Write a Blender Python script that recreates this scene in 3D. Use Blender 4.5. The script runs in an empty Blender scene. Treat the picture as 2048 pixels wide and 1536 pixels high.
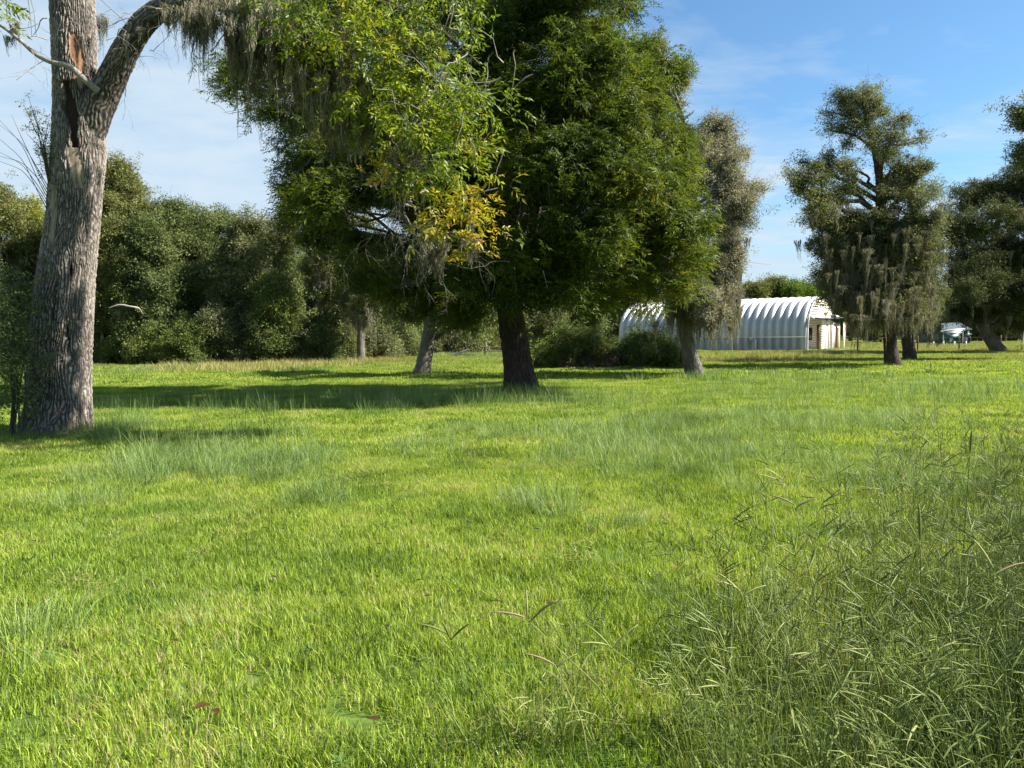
import bpy, math, random
import numpy as np
from mathutils import Matrix, Vector
R = math.radians
rng = np.random.default_rng(7)
random.seed(7)
SC = bpy.context.scene
COL = SC.collection

# ------------------------------------------------------------------ camera
F = 1547.0                       # focal length in pixels of the 2048 x 1536 frame
CAMH = 1.5
PITCH = math.atan2(100.0, F)
ROLL = 0.0105
fwd = np.array([0, math.cos(PITCH), -math.sin(PITCH)])
v0 = np.array([0, math.sin(PITCH), math.cos(PITCH)])
h0 = np.array([1.0, 0, 0])
RX = h0 * math.cos(ROLL) - v0 * math.sin(ROLL)
UX = v0 * math.cos(ROLL) + h0 * math.sin(ROLL)
CAMP = np.array([0, 0, CAMH])
cam = bpy.data.cameras.new('camera')
cam.sensor_width = 36.0
cam.lens = F / 2048.0 * 36.0
cam.clip_start = 0.05
cam.clip_end = 3000
co = bpy.data.objects.new('camera', cam)
COL.objects.link(co)
M = Matrix(((RX[0], UX[0], -fwd[0], 0), (RX[1], UX[1], -fwd[1], 0), (RX[2], UX[2], -fwd[2], CAMH), (0, 0, 0, 1)))
co.matrix_world = M
SC.camera = co

# ------------------------------------------------------------------ sun, sky, exposure
SUN_EL, SUN_DIR = R(41), (0.998, -0.06)          # low autumn sun from the right, a little behind the camera
sun = bpy.data.lights.new('sun', 'SUN')
sun.energy = 5.0
sun.angle = R(0.6)
sun.color = (1.0, 0.95, 0.86)
so = bpy.data.objects.new('sun', sun)
COL.objects.link(so)
sd = Vector((SUN_DIR[0] * math.cos(SUN_EL), SUN_DIR[1] * math.cos(SUN_EL), math.sin(SUN_EL)))
so.rotation_euler = sd.to_track_quat('Z', 'Y').to_euler()
SC.view_settings.view_transform = 'Standard'
SC.view_settings.look = 'None'
SC.view_settings.exposure = 1.55
SC.view_settings.gamma = 1
SC.view_settings.use_curve_mapping = False
SC.cycles.max_bounces = 6
SC.cycles.transparent_max_bounces = 4
SC.cycles.transmission_bounces = 4
SC.cycles.use_denoising = True

W = bpy.data.worlds.new('World')
SC.world = W
W.use_nodes = True
nt = W.node_tree
nt.nodes.clear()


def N(nt, typ, **kw):
    n = nt.nodes.new(typ)
    for k, v in kw.items():
        if k in n.inputs and not hasattr(n, k):
            n.inputs[k].default_value = v
        else:
            setattr(n, k, v)
    return n


def math_node(nt, op, a=None, b=None, clamp=False):
    n = nt.nodes.new('ShaderNodeMath')
    n.operation = op
    n.use_clamp = clamp
    for i, x in enumerate((a, b)):
        if x is None:
            continue
        if isinstance(x, (int, float)):
            n.inputs[i].default_value = x
        else:
            nt.links.new(x, n.inputs[i])
    return n.outputs[0]


def mixc(nt, fac, a, b, blend='MIX'):
    n = nt.nodes.new('ShaderNodeMix')
    n.data_type = 'RGBA'
    n.blend_type = blend
    for s, x in ((n.inputs[0], fac), (n.inputs[6], a), (n.inputs[7], b)):
        if isinstance(x, (int, float)):
            s.default_value = x
        elif isinstance(x, (tuple, list)):
            s.default_value = (*x[:3], 1)
        else:
            nt.links.new(x, s)
    return n.outputs[2]


def ramp(nt, fac, stops):
    n = nt.nodes.new('ShaderNodeValToRGB')
    e = n.color_ramp.elements
    while len(e) < len(stops):
        e.new(0.5)
    for i, (p, c) in enumerate(stops):
        e[i].position = p
        e[i].color = (*c, 1) if isinstance(c, (tuple, list)) else (c, c, c, 1)
    nt.links.new(fac, n.inputs[0])
    return n.outputs[0]


def noise(nt, vec, scale, detail=4, rough=0.55, dist=0.0):
    n = nt.nodes.new('ShaderNodeTexNoise')
    n.inputs['Scale'].default_value = scale
    n.inputs['Detail'].default_value = detail
    n.inputs['Roughness'].default_value = rough
    n.inputs['Distortion'].default_value = dist
    if vec is not None:
        nt.links.new(vec, n.inputs['Vector'])
    return n.outputs['Fac']


sky = N(nt, 'ShaderNodeTexSky', sky_type='NISHITA', sun_disc=False, sun_elevation=SUN_EL,
        sun_rotation=math.atan2(SUN_DIR[0], SUN_DIR[1]), air_density=1.0, dust_density=0.35, ozone_density=2.2)
tc = N(nt, 'ShaderNodeTexCoord')
sep = N(nt, 'ShaderNodeSeparateXYZ')
nt.links.new(tc.outputs['Generated'], sep.inputs[0])
zz = math_node(nt, 'MAXIMUM', math_node(nt, 'ADD', sep.outputs[2], 0.10), 0.06)
cx = math_node(nt, 'DIVIDE', sep.outputs[0], zz)
cy = math_node(nt, 'DIVIDE', sep.outputs[1], zz)
comb = N(nt, 'ShaderNodeCombineXYZ')
nt.links.new(cx, comb.inputs[0])
nt.links.new(math_node(nt, 'MULTIPLY', cy, 1.5), comb.inputs[1])
cn = noise(nt, comb.outputs[0], 0.55, 8, 0.58, 0.6)
cn2 = noise(nt, comb.outputs[0], 2.6, 6, 0.6, 0.4)
cl = math_node(nt, 'ADD', math_node(nt, 'MULTIPLY', cn, 0.70), math_node(nt, 'MULTIPLY', cn2, 0.30))
# the thin cloud thickens towards the horizon and towards the left (west) of the view
bias = math_node(nt, 'ADD', math_node(nt, 'MULTIPLY', sep.outputs[0], -0.28), math_node(nt, 'MULTIPLY', math_node(nt, 'SUBTRACT', sep.outputs[2], 0.225), -0.85))
clb = math_node(nt, 'ADD', cl, bias)
cm = ramp(nt, clb, [(0.30, 0.0), (0.40, 0.38), (0.50, 0.80), (0.62, 0.95)])
skyc = mixc(nt, 1.0, sky.outputs[0], (0.76, 1.02, 1.14), 'MULTIPLY')
cloud = mixc(nt, cn2, (3.3, 4.5, 5.7), (4.9, 5.5, 6.0))
csky = mixc(nt, cm, skyc, cloud)
bg = N(nt, 'ShaderNodeBackground')
bg.inputs[1].default_value = 0.055
nt.links.new(csky, bg.inputs[0])
wo = N(nt, 'ShaderNodeOutputWorld')
nt.links.new(bg.outputs[0], wo.inputs[0])


# ------------------------------------------------------------------ projection helpers
def ray(px, py):
    return fwd + RX * ((px - 1024) / F) + UX * ((768 - py) / F)


def P(px, py, D):
    r = ray(px, py)
    return CAMP + r * (D / r[1])


def G(px, py):
    r = ray(px, py)
    return CAMP + r * (-CAMH / r[2])


def proj(p):
    q = np.atleast_2d(p) - CAMP
    d = q @ fwd
    return np.stack([1024 + (q @ RX) / d * F, 768 - (q @ UX) / d * F, d], 1)


def unit(v):
    return v / (np.linalg.norm(v) + 1e-9)


# ------------------------------------------------------------------ materials
def new_mat(name):
    m = bpy.data.materials.new(name)
    m.use_nodes = True
    nt = m.node_tree
    nt.nodes.clear()
    return m, nt


def out(nt, sh):
    o = nt.nodes.new('ShaderNodeOutputMaterial')
    nt.links.new(sh, o.inputs[0])


def bsdf(nt, col, rough=0.6, spec=0.3, bump=None, bstr=0.3, bdist=0.02, metal=0.0):
    b = nt.nodes.new('ShaderNodeBsdfPrincipled')
    if isinstance(col, (tuple, list)):
        b.inputs['Base Color'].default_value = (*col, 1)
    else:
        nt.links.new(col, b.inputs['Base Color'])
    b.inputs['Roughness'].default_value = rough
    b.inputs['Specular IOR Level'].default_value = spec
    b.inputs['Metallic'].default_value = metal
    if bump is not None:
        bn = nt.nodes.new('ShaderNodeBump')
        bn.inputs['Strength'].default_value = bstr
        bn.inputs['Distance'].default_value = bdist
        nt.links.new(bump, bn.inputs['Height'])
        nt.links.new(bn.outputs[0], b.inputs['Normal'])
    return b.outputs[0]


def leafy(name, cols, trans=0.35, tcol=1.5, rough=0.45, spec=0.35, pos_scale=0.7, attr=0.55, extra=None):
    """cols: list of (position, colour) picked by a mix of per-leaf value and place"""
    m, nt = new_mat(name)
    at = N(nt, 'ShaderNodeAttribute', attribute_name='v')
    geo = N(nt, 'ShaderNodeNewGeometry')
    ns = noise(nt, geo.outputs['Position'], pos_scale, 3, 0.6)
    oi = N(nt, 'ShaderNodeObjectInfo')
    f = math_node(nt, 'ADD', math_node(nt, 'MULTIPLY', at.outputs['Fac'], attr),
                  math_node(nt, 'ADD', math_node(nt, 'MULTIPLY', math_node(nt, 'SUBTRACT', ns, 0.5), 1.6), 0.5 - attr * 0.5 - 0.1))
    f = math_node(nt, 'ADD', f, math_node(nt, 'MULTIPLY', oi.outputs['Random'], 0.2), True)
    c = ramp(nt, f, cols)
    if extra:
        c = extra(nt, c, geo)
    s = bsdf(nt, c, rough, spec)
    t = nt.nodes.new('ShaderNodeBsdfTranslucent')
    tcn = mixc(nt, 1.0, c, (tcol * 1.05, tcol, tcol * 0.5), 'MULTIPLY')
    nt.links.new(tcn, t.inputs[0])
    mx = nt.nodes.new('ShaderNodeMixShader')
    mx.inputs[0].default_value = trans
    nt.links.new(s, mx.inputs[1])
    nt.links.new(t.outputs[0], mx.inputs[2])
    out(nt, mx.outputs[0])
    return m


MAT = {}


def lawn_zones(nt, c, geo):
    # drier straw-coloured stretches far out by the wood and by the building
    sp = N(nt, 'ShaderNodeSeparateXYZ')
    nt.links.new(geo.outputs['Position'], sp.inputs[0])
    big = noise(nt, geo.outputs['Position'], 0.12, 4, 0.6)
    far = N(nt, 'ShaderNodeMapRange')
    far.inputs['From Min'].default_value = 30
    far.inputs['From Max'].default_value = 44
    nt.links.new(sp.outputs[1], far.inputs[0])
    k = math_node(nt, 'MULTIPLY', far.outputs[0], ramp(nt, big, [(0.38, 0.2), (0.56, 0.85)]))
    c = mixc(nt, k, c, (0.20, 0.20, 0.060))
    pt = noise(nt, geo.outputs['Position'], 0.55, 3, 0.6)
    c = mixc(nt, ramp(nt, pt, [(0.52, 0.0), (0.66, 0.5)]), c, (0.085, 0.175, 0.022))
    return c


MAT['lawn'] = leafy('lawn_blade', [(0.0, (0.055, 0.090, 0.016)), (0.27, (0.155, 0.235, 0.024)), (0.58, (0.28, 0.38, 0.038)), (0.86, (0.41, 0.51, 0.085)), (0.93, (0.40, 0.40, 0.12)), (1.0, (0.42, 0.34, 0.19))],
                    0.40, 1.4, 0.5, 0.3, 0.9, 0.95, lawn_zones)
MAT['tallg'] = leafy('tall_grass_blade', [(0.0, (0.06, 0.10, 0.030)), (0.5, (0.165, 0.25, 0.075)), (0.85, (0.28, 0.38, 0.13)), (1.0, (0.38, 0.40, 0.20))],
                     0.35, 1.3, 0.5, 0.25, 0.6, 0.7)
MAT['culm'] = leafy('seed_grass_culm', [(0.0, (0.045, 0.065, 0.018)), (0.35, (0.11, 0.15, 0.038)), (0.7, (0.21, 0.265, 0.070)), (0.97, (0.37, 0.37, 0.15)), (1.0, (0.30, 0.22, 0.13))],
                    0.25, 1.3, 0.5, 0.25, 0.6, 0.8)
MAT['dry'] = leafy('dry_grass_blade', [(0.0, (0.17, 0.17, 0.055)), (0.5, (0.28, 0.27, 0.09)), (1.0, (0.38, 0.34, 0.14))], 0.3, 1.3, 0.6, 0.2, 0.5, 0.7)
MAT['pecan'] = leafy('pecan_leaf', [(0.0, (0.026, 0.042, 0.009)), (0.38, (0.062, 0.098, 0.014)), (0.70, (0.112, 0.148, 0.019)), (0.93, (0.19, 0.17, 0.025)), (1.0, (0.24, 0.15, 0.03))],
                     0.38, 1.5, 0.5, 0.2, 0.45, 0.6)
MAT['bough'] = leafy('bough_leaf', [(0.0, (0.05, 0.085, 0.010)), (0.35, (0.11, 0.165, 0.016)), (0.7, (0.20, 0.25, 0.022)), (1.0, (0.32, 0.30, 0.035))],
                     0.45, 1.5, 0.42, 0.35, 0.8, 0.6)
MAT['yellow'] = leafy('yellow_leaf', [(0.0, (0.11, 0.15, 0.012)), (0.4, (0.24, 0.23, 0.02)), (0.75, (0.38, 0.30, 0.025)), (1.0, (0.40, 0.19, 0.03))],
                      0.45, 1.4, 0.42, 0.35, 1.2, 0.8)
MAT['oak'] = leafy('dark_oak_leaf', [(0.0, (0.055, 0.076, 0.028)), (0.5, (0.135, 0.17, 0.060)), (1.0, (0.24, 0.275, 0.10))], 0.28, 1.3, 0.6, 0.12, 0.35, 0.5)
MAT['darkoak'] = leafy('darker_oak_leaf', [(0.0, (0.028, 0.040, 0.016)), (0.5, (0.066, 0.084, 0.032)), (1.0, (0.13, 0.15, 0.055))], 0.2, 1.3, 0.6, 0.12, 0.35, 0.5)  # darker leaf tones for the far right oak
MAT['oak2'] = leafy('grey_oak_leaf', [(0.0, (0.050, 0.060, 0.028)), (0.5, (0.15, 0.168, 0.075)), (0.85, (0.23, 0.245, 0.115)), (1.0, (0.28, 0.25, 0.11))], 0.3, 1.3, 0.6, 0.12, 0.35, 0.6)
MAT['olive'] = leafy('olive_leaf', [(0.0, (0.07, 0.085, 0.028)), (0.5, (0.15, 0.165, 0.052)), (1.0, (0.23, 0.22, 0.085))], 0.3, 1.3, 0.6, 0.12, 0.35, 0.6)
MAT['bright'] = leafy('green_leaf', [(0.0, (0.05, 0.095, 0.018)), (0.5, (0.12, 0.19, 0.030)), (1.0, (0.20, 0.27, 0.045))], 0.35, 1.4, 0.6, 0.12, 0.35, 0.5)
MAT['mid'] = leafy('mid_green_leaf', [(0.0, (0.05, 0.075, 0.022)), (0.5, (0.125, 0.165, 0.045)), (1.0, (0.22, 0.25, 0.07))], 0.3, 1.3, 0.6, 0.12, 0.35, 0.6)
MAT['ylgreen'] = leafy('yellow_green_leaf', [(0.0, (0.10, 0.13, 0.02)), (0.5, (0.19, 0.22, 0.03)), (1.0, (0.28, 0.26, 0.04))], 0.3, 1.4, 0.45, 0.3, 0.35, 0.5)
MAT['brownleaf'] = leafy('brown_leaf', [(0.0, (0.05, 0.03, 0.018)), (0.5, (0.12, 0.085, 0.05)), (1.0, (0.2, 0.14, 0.09))], 0.1, 1.2, 0.6, 0.2, 0.5, 0.5)
MAT['moss'] = leafy('spanish_moss', [(0.0, (0.075, 0.070, 0.048)), (0.5, (0.18, 0.168, 0.12)), (1.0, (0.33, 0.30, 0.22))], 0.22, 1.25, 0.8, 0.1, 0.5, 0.7)
MAT['greymoss'] = leafy('dry_moss_leaf', [(0.0, (0.13, 0.125, 0.095)), (0.5, (0.30, 0.29, 0.225)), (1.0, (0.47, 0.45, 0.36))], 0.35, 1.25, 0.7, 0.15, 0.5, 0.7)


def bark_mat(name, dark, mid, light, scale=(9, 9, 2.2), bstr=0.6, use_h=False):
    m, nt = new_mat(name)
    geo = N(nt, 'ShaderNodeTexCoord')
    mp = N(nt, 'ShaderNodeMapping')
    mp.inputs['Scale'].default_value = scale
    nt.links.new(geo.outputs['Object'], mp.inputs[0])
    n1 = noise(nt, mp.outputs[0], 3.0, 8, 0.72, 0.8)
    big = noise(nt, geo.outputs['Object'], 1.3, 4, 0.6)
    fine = noise(nt, geo.outputs['Object'], 60, 3, 0.6)
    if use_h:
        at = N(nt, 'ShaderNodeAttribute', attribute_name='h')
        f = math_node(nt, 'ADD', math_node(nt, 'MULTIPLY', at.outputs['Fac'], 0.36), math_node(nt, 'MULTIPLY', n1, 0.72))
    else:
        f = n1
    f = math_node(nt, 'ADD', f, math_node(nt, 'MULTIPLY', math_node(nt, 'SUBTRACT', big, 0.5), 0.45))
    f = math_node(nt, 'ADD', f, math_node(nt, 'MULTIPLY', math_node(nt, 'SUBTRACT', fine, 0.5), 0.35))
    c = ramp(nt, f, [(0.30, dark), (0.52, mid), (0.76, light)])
    if use_h:
        sc = N(nt, 'ShaderNodeAttribute', attribute_name='scar')
        mp2 = N(nt, 'ShaderNodeMapping')
        mp2.inputs['Scale'].default_value = (14, 14, 1.1)
        nt.links.new(geo.outputs['Object'], mp2.inputs[0])
        wn = noise(nt, mp2.outputs[0], 2.0, 5, 0.6)
        sx = N(nt, 'ShaderNodeSeparateXYZ')
        nt.links.new(geo.outputs['Object'], sx.inputs[0])
        hz = N(nt, 'ShaderNodeMapRange')
        hz.inputs['From Min'].default_value = 5.0
        hz.inputs['From Max'].default_value = 5.9
        nt.links.new(sx.outputs[2], hz.inputs[0])
        wood = mixc(nt, hz.outputs[0], (0.33, 0.27, 0.20), (0.34, 0.18, 0.10))
        wood = mixc(nt, ramp(nt, wn, [(0.4, 0.0), (0.62, 1.0)]), mixc(nt, 1.0, wood, (0.45, 0.40, 0.36), 'MULTIPLY'), wood)
        c = mixc(nt, sc.outputs['Fac'], c, wood)
        rt = N(nt, 'ShaderNodeAttribute', attribute_name='rot_hole')
        c = mixc(nt, rt.outputs['Fac'], c, (0.035, 0.020, 0.016))
    s = bsdf(nt, c, 0.85, 0.15, n1, bstr, 0.03)
    out(nt, s)
    return m


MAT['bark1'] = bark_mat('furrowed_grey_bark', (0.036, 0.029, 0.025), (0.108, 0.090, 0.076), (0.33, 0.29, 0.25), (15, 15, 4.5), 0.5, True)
MAT['bark1_shade'] = bark_mat('shade_darkened_limb_bark', (0.025, 0.020, 0.018), (0.075, 0.062, 0.055), (0.23, 0.20, 0.175), (6, 6, 1.5), 0.5, True)  # limb bark darkened in colour to stand in for shade from the crown
MAT['bark2'] = bark_mat('shade_darkened_red_bark', (0.018, 0.013, 0.011), (0.052, 0.038, 0.033), (0.14, 0.108, 0.095), (8, 8, 1.5), 0.7)  # red bark with the shade on the pecan trunk darkened into its colour
MAT['bark3'] = bark_mat('pale_grey_bark', (0.045, 0.039, 0.033), (0.135, 0.118, 0.10), (0.30, 0.265, 0.23), (7, 7, 3), 0.7)
MAT['twig'] = bark_mat('twig_bark', (0.07, 0.06, 0.052), (0.20, 0.18, 0.155), (0.38, 0.35, 0.31), (7, 7, 4), 0.3)
MAT['deadwood'] = bark_mat('bleached_wood', (0.2, 0.18, 0.15), (0.42, 0.38, 0.33), (0.62, 0.58, 0.52), (7, 7, 3), 0.3)
MAT['limb'] = bark_mat('limb_bark', (0.03, 0.026, 0.023), (0.085, 0.075, 0.068), (0.22, 0.20, 0.18), (7, 7, 2.5), 0.6)


def plain(name, col, rough=0.5, spec=0.4, metal=0.0, var=0.12, scale=3.0, bump=0.0):
    m, nt = new_mat(name)
    g = N(nt, 'ShaderNodeTexCoord')
    n1 = noise(nt, g.outputs['Object'], scale, 5, 0.6)
    c = mixc(nt, n1, tuple(x * (1 - var) for x in col), tuple(min(1, x * (1 + var)) for x in col))
    out(nt, bsdf(nt, c, rough, spec, n1 if bump else None, bump, 0.01, metal))
    return m


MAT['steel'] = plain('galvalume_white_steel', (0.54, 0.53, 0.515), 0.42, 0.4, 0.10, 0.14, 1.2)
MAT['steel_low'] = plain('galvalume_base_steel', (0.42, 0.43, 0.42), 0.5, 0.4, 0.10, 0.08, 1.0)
MAT['siding'] = plain('cream_siding', (0.66, 0.62, 0.47), 0.6, 0.3, 0, 0.06, 2)
MAT['white'] = plain('white_paint', (0.80, 0.80, 0.79), 0.45, 0.4, 0, 0.04, 2)
MAT['roofmetal'] = plain('white_roof_sheet', (0.78, 0.79, 0.82), 0.35, 0.5, 0.1, 0.05, 2)
MAT['brown'] = plain('brown_paint', (0.16, 0.075, 0.05), 0.5, 0.3, 0, 0.1, 4)
MAT['darkframe'] = plain('dark_brown_frame', (0.05, 0.035, 0.028), 0.5, 0.3, 0, 0.1, 4)
MAT['louvre'] = plain('taupe_louvre', (0.22, 0.19, 0.16), 0.5, 0.3, 0, 0.1, 4)
MAT['glass'] = plain('dark_window_glass', (0.03, 0.035, 0.03), 0.08, 0.8, 0, 0.1, 1)
MAT['concrete'] = plain('concrete_slab', (0.33, 0.31, 0.28), 0.85, 0.2, 0, 0.15, 3, 0.2)
MAT['postwood'] = plain('weathered_post_wood', (0.13, 0.10, 0.075), 0.8, 0.15, 0, 0.3, 12, 0.3)
MAT['wire'] = plain('rusty_wire', (0.15, 0.13, 0.11), 0.6, 0.4, 0.4, 0.2, 12)
MAT['tractor'] = plain('green_machine_paint', (0.02, 0.09, 0.055), 0.4, 0.5, 0, 0.1, 4)
MAT['rubber'] = plain('tyre_rubber', (0.025, 0.025, 0.025), 0.7, 0.3, 0, 0.2, 6)
MAT['hub'] = plain('grey_hub_paint', (0.45, 0.47, 0.45), 0.5, 0.4, 0, 0.1, 6)
MAT['paleshed'] = plain('pale_shed_sheet', (0.10, 0.12, 0.125), 0.5, 0.4, 0.1, 0.1, 1)
MAT['fallen'] = plain('fallen_leaf_brown', (0.060, 0.032, 0.015), 0.8, 0.05, 0, 0.5, 40, 0.3)
MAT['fallendark'] = plain('fallen_leaf_dark', (0.035, 0.024, 0.018), 0.8, 0.15, 0, 0.5, 40, 0.3)
MAT['dirt'] = plain('bare_dirt', (0.16, 0.11, 0.075), 0.95, 0.1, 0, 0.35, 6, 0.5)


def ground_material():
    m, nt = new_mat('field_turf')
    geo = N(nt, 'ShaderNodeNewGeometry')
    p = geo.outputs['Position']
    a = noise(nt, p, 18, 6, 0.7)
    b = noise(nt, p, 0.6, 4, 0.6)
    c = ramp(nt, a, [(0.3, (0.050, 0.095, 0.016)), (0.5, (0.085, 0.15, 0.020)), (0.72, (0.15, 0.21, 0.035))])
    c = mixc(nt, math_node(nt, 'MULTIPLY', b, 0.35), c, (0.10, 0.09, 0.04))
    c = lawn_zones(nt, c, geo)
    out(nt, bsdf(nt, c, 0.9, 0.1, a, 0.6, 0.03))
    return m


MAT['ground'] = ground_material()


# ------------------------------------------------------------------ mesh helpers
def mk(name, V, faces, mat, parent=None, attrs=None, smooth=False, link=True):
    """faces: list of int arrays, each (n,3) or (n,4)"""
    me = bpy.data.meshes.new(name)
    V = np.asarray(V, dtype=np.float32).reshape(-1, 3)
    faces = [np.asarray(f, dtype=np.int32) for f in faces if len(f)]
    nl = sum(f.size for f in faces)
    nf = sum(len(f) for f in faces)
    me.vertices.add(len(V))
    me.vertices.foreach_set('co', V.ravel())
    if nf:
        me.loops.add(nl)
        me.polygons.add(nf)
        me.loops.foreach_set('vertex_index', np.concatenate([f.ravel() for f in faces]))
        tot = np.concatenate([np.full(len(f), f.shape[1], dtype=np.int32) for f in faces])
        st = np.concatenate([[0], np.cumsum(tot)[:-1]]).astype(np.int32)
        me.polygons.foreach_set('loop_start', st)
        me.polygons.foreach_set('loop_total', tot)
        if smooth:
            me.polygons.foreach_set('use_smooth', np.ones(nf, dtype=bool))
    for k, (typ, arr) in (attrs or {}).items():
        a = me.attributes.new(k, typ, 'POINT')
        arr = np.asarray(arr)
        if typ == 'FLOAT_VECTOR':
            a.data.foreach_set('vector', arr.astype(np.float32).ravel())
        elif typ == 'INT':
            a.data.foreach_set('value', arr.astype(np.int32).ravel())
        else:
            a.data.foreach_set('value', arr.astype(np.float32).ravel())
    me.update(calc_edges=True)
    if mat is not None:
        me.materials.append(MAT[mat] if isinstance(mat, str) else mat)
    o = bpy.data.objects.new(name, me)
    if link:
        COL.objects.link(o)
    if parent is not None:
        o.parent = parent
        o.location = -parent.location
    return o


def tag(o, label=None, cat=None, group=None, kind=None):
    if label:
        o['label'] = label
    if cat:
        o['category'] = cat
    if group:
        o['group'] = group
    if kind:
        o['kind'] = kind
    return o


def thing(name, loc, label, cat, group=None):
    o = bpy.data.objects.new(name, None)
    o.empty_display_size = 0.2
    o.location = [float(x) for x in loc]
    COL.objects.link(o)
    return tag(o, label, cat, group)


class Geo:
    def __init__(s):
        s.v, s.t, s.q, s.n, s.a = [], [], [], 0, []

    def add(s, V, tris=None, quads=None, val=None):
        V = np.asarray(V, dtype=float).reshape(-1, 3)
        s.v.append(V)
        s.a.append(np.full(len(V), rng.random() if val is None else val) if np.ndim(val) == 0 or val is None else np.asarray(val))
        if tris is not None and len(tris):
            s.t.append(np.asarray(tris) + s.n)
        if quads is not None and len(quads):
            s.q.append(np.asarray(quads) + s.n)
        s.n += len(V)

    def box(s, lo, hi, M=None):
        x0, y0, z0 = lo
        x1, y1, z1 = hi
        V = np.array([[x0, y0, z0], [x1, y0, z0], [x1, y1, z0], [x0, y1, z0], [x0, y0, z1], [x1, y0, z1], [x1, y1, z1], [x0, y1, z1]], float)
        if M is not None:
            V = M(V)
        s.add(V, quads=[[0, 3, 2, 1], [4, 5, 6, 7], [0, 1, 5, 4], [1, 2, 6, 5], [2, 3, 7, 6], [3, 0, 4, 7]])

    def tube(s, pts, rad, k=5, val=None, cap=True):
        pts = np.asarray(pts, float)
        n = len(pts)
        rad = np.broadcast_to(np.asarray(rad, float), (n,))
        tg = np.gradient(pts, axis=0)
        tg /= np.linalg.norm(tg, axis=1)[:, None] + 1e-9
        ref = np.array([0.13, 0.21, 0.97]) if abs(tg[:, 2]).mean() < 0.8 else np.array([0.95, 0.3, 0.05])
        a = np.cross(tg, ref)
        a /= np.linalg.norm(a, axis=1)[:, None] + 1e-9
        b = np.cross(tg, a)
        th = np.linspace(0, 2 * math.pi, k, endpoint=False)
        V = pts[:, None, :] + rad[:, None, None] * (np.cos(th)[None, :, None] * a[:, None, :] + np.sin(th)[None, :, None] * b[:, None, :])
        i = np.arange(n - 1)[:, None] * k
        j = np.arange(k)[None, :]
        j2 = (j + 1) % k
        Q = np.stack([i + j, i + j2, i + k + j2, i + k + j], -1).reshape(-1, 4)
        V = V.reshape(-1, 3)
        tr = None
        if cap:
            V = np.vstack([V, pts[-1]])
            jj = np.arange(k)
            tr = np.stack([(n - 1) * k + jj, (n - 1) * k + (jj + 1) % k, np.full(k, n * k)], 1)
        s.add(V, tr, Q, val)

    def obj(s, name, mat, parent=None, smooth=False, link=True, kind=None):
        V = np.concatenate(s.v)
        o = mk(name, V, [np.concatenate(s.t) if s.t else [], np.concatenate(s.q) if s.q else []], mat, parent,
               {'v': ('FLOAT', np.concatenate(s.a))}, smooth, link)
        if kind:
            o['kind'] = kind
        return o


def wobble(p0, p1, n=6, amp=0.1, sag=0.0):
    p0, p1 = np.asarray(p0, float), np.asarray(p1, float)
    t = np.linspace(0, 1, n)[:, None]
    L = np.linalg.norm(p1 - p0)
    pts = p0 + (p1 - p0) * t
    ph, am = rng.uniform(0, 6.28, (2, 3)), rng.normal(0, 1, (2, 3))
    w = np.sin(t * math.pi)
    off = am[0] * np.sin(t * 3.6 + ph[0]) + 0.5 * am[1] * np.sin(t * 8.0 + ph[1]) + rng.normal(0, 0.12, (n, 3))
    pts = pts + off * amp * L * 0.5 * w
    pts[:, 2] += (w[:, 0]) * sag * L
    return pts


def smooth_path(pts, rad, n):
    pts, rad = np.asarray(pts, float), np.asarray(rad, float)
    d = np.concatenate([[0], np.cumsum(np.linalg.norm(np.diff(pts, axis=0), axis=1))])
    u = np.linspace(0, d[-1], n)
    X = np.stack([np.interp(u, d, pts[:, i]) for i in range(3)], 1)
    r = np.interp(u, d, rad)
    for _ in range(max(1, n // 14)):
        X[1:-1] = (X[:-2] + 2 * X[1:-1] + X[2:]) / 4
        r[1:-1] = (r[:-2] + 2 * r[1:-1] + r[2:]) / 4
    return X, r


# ------------------------------------------------------------------ geometry-node scatter
NG = {}


def scatter_group(key, protos):
    if key in NG:
        return NG[key]
    ng = bpy.data.node_groups.new('scatter_' + key, 'GeometryNodeTree')
    ng.interface.new_socket('Geometry', in_out='INPUT', socket_type='NodeSocketGeometry')
    ng.interface.new_socket('Geometry', in_out='OUTPUT', socket_type='NodeSocketGeometry')
    gi, go = ng.nodes.new('NodeGroupInput'), ng.nodes.new('NodeGroupOutput')
    inst = ng.nodes.new('GeometryNodeInstanceOnPoints')
    join = ng.nodes.new('GeometryNodeJoinGeometry')
    for pr in reversed(protos):
        oi = ng.nodes.new('GeometryNodeObjectInfo')
        oi.inputs['Object'].default_value = pr
        g2 = ng.nodes.new('GeometryNodeGeometryToInstance')
        ng.links.new(oi.outputs['Geometry'], g2.inputs[0])
        ng.links.new(g2.outputs[0], join.inputs[0])
    ng.links.new(gi.outputs[0], inst.inputs['Points'])
    ng.links.new(join.outputs[0], inst.inputs['Instance'])
    inst.inputs['Pick Instance'].default_value = True
    for nm, typ, sock in (('rot', 'FLOAT_VECTOR', 'Rotation'), ('scl', 'FLOAT_VECTOR', 'Scale'), ('idx', 'INT', 'Instance Index')):
        a = ng.nodes.new('GeometryNodeInputNamedAttribute')
        a.data_type = typ
        a.inputs['Name'].default_value = nm
        ng.links.new(a.outputs['Attribute'], inst.inputs[sock])
    ng.links.new(inst.outputs[0], go.inputs[0])
    NG[key] = ng
    return ng


PROTO = {}


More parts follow.
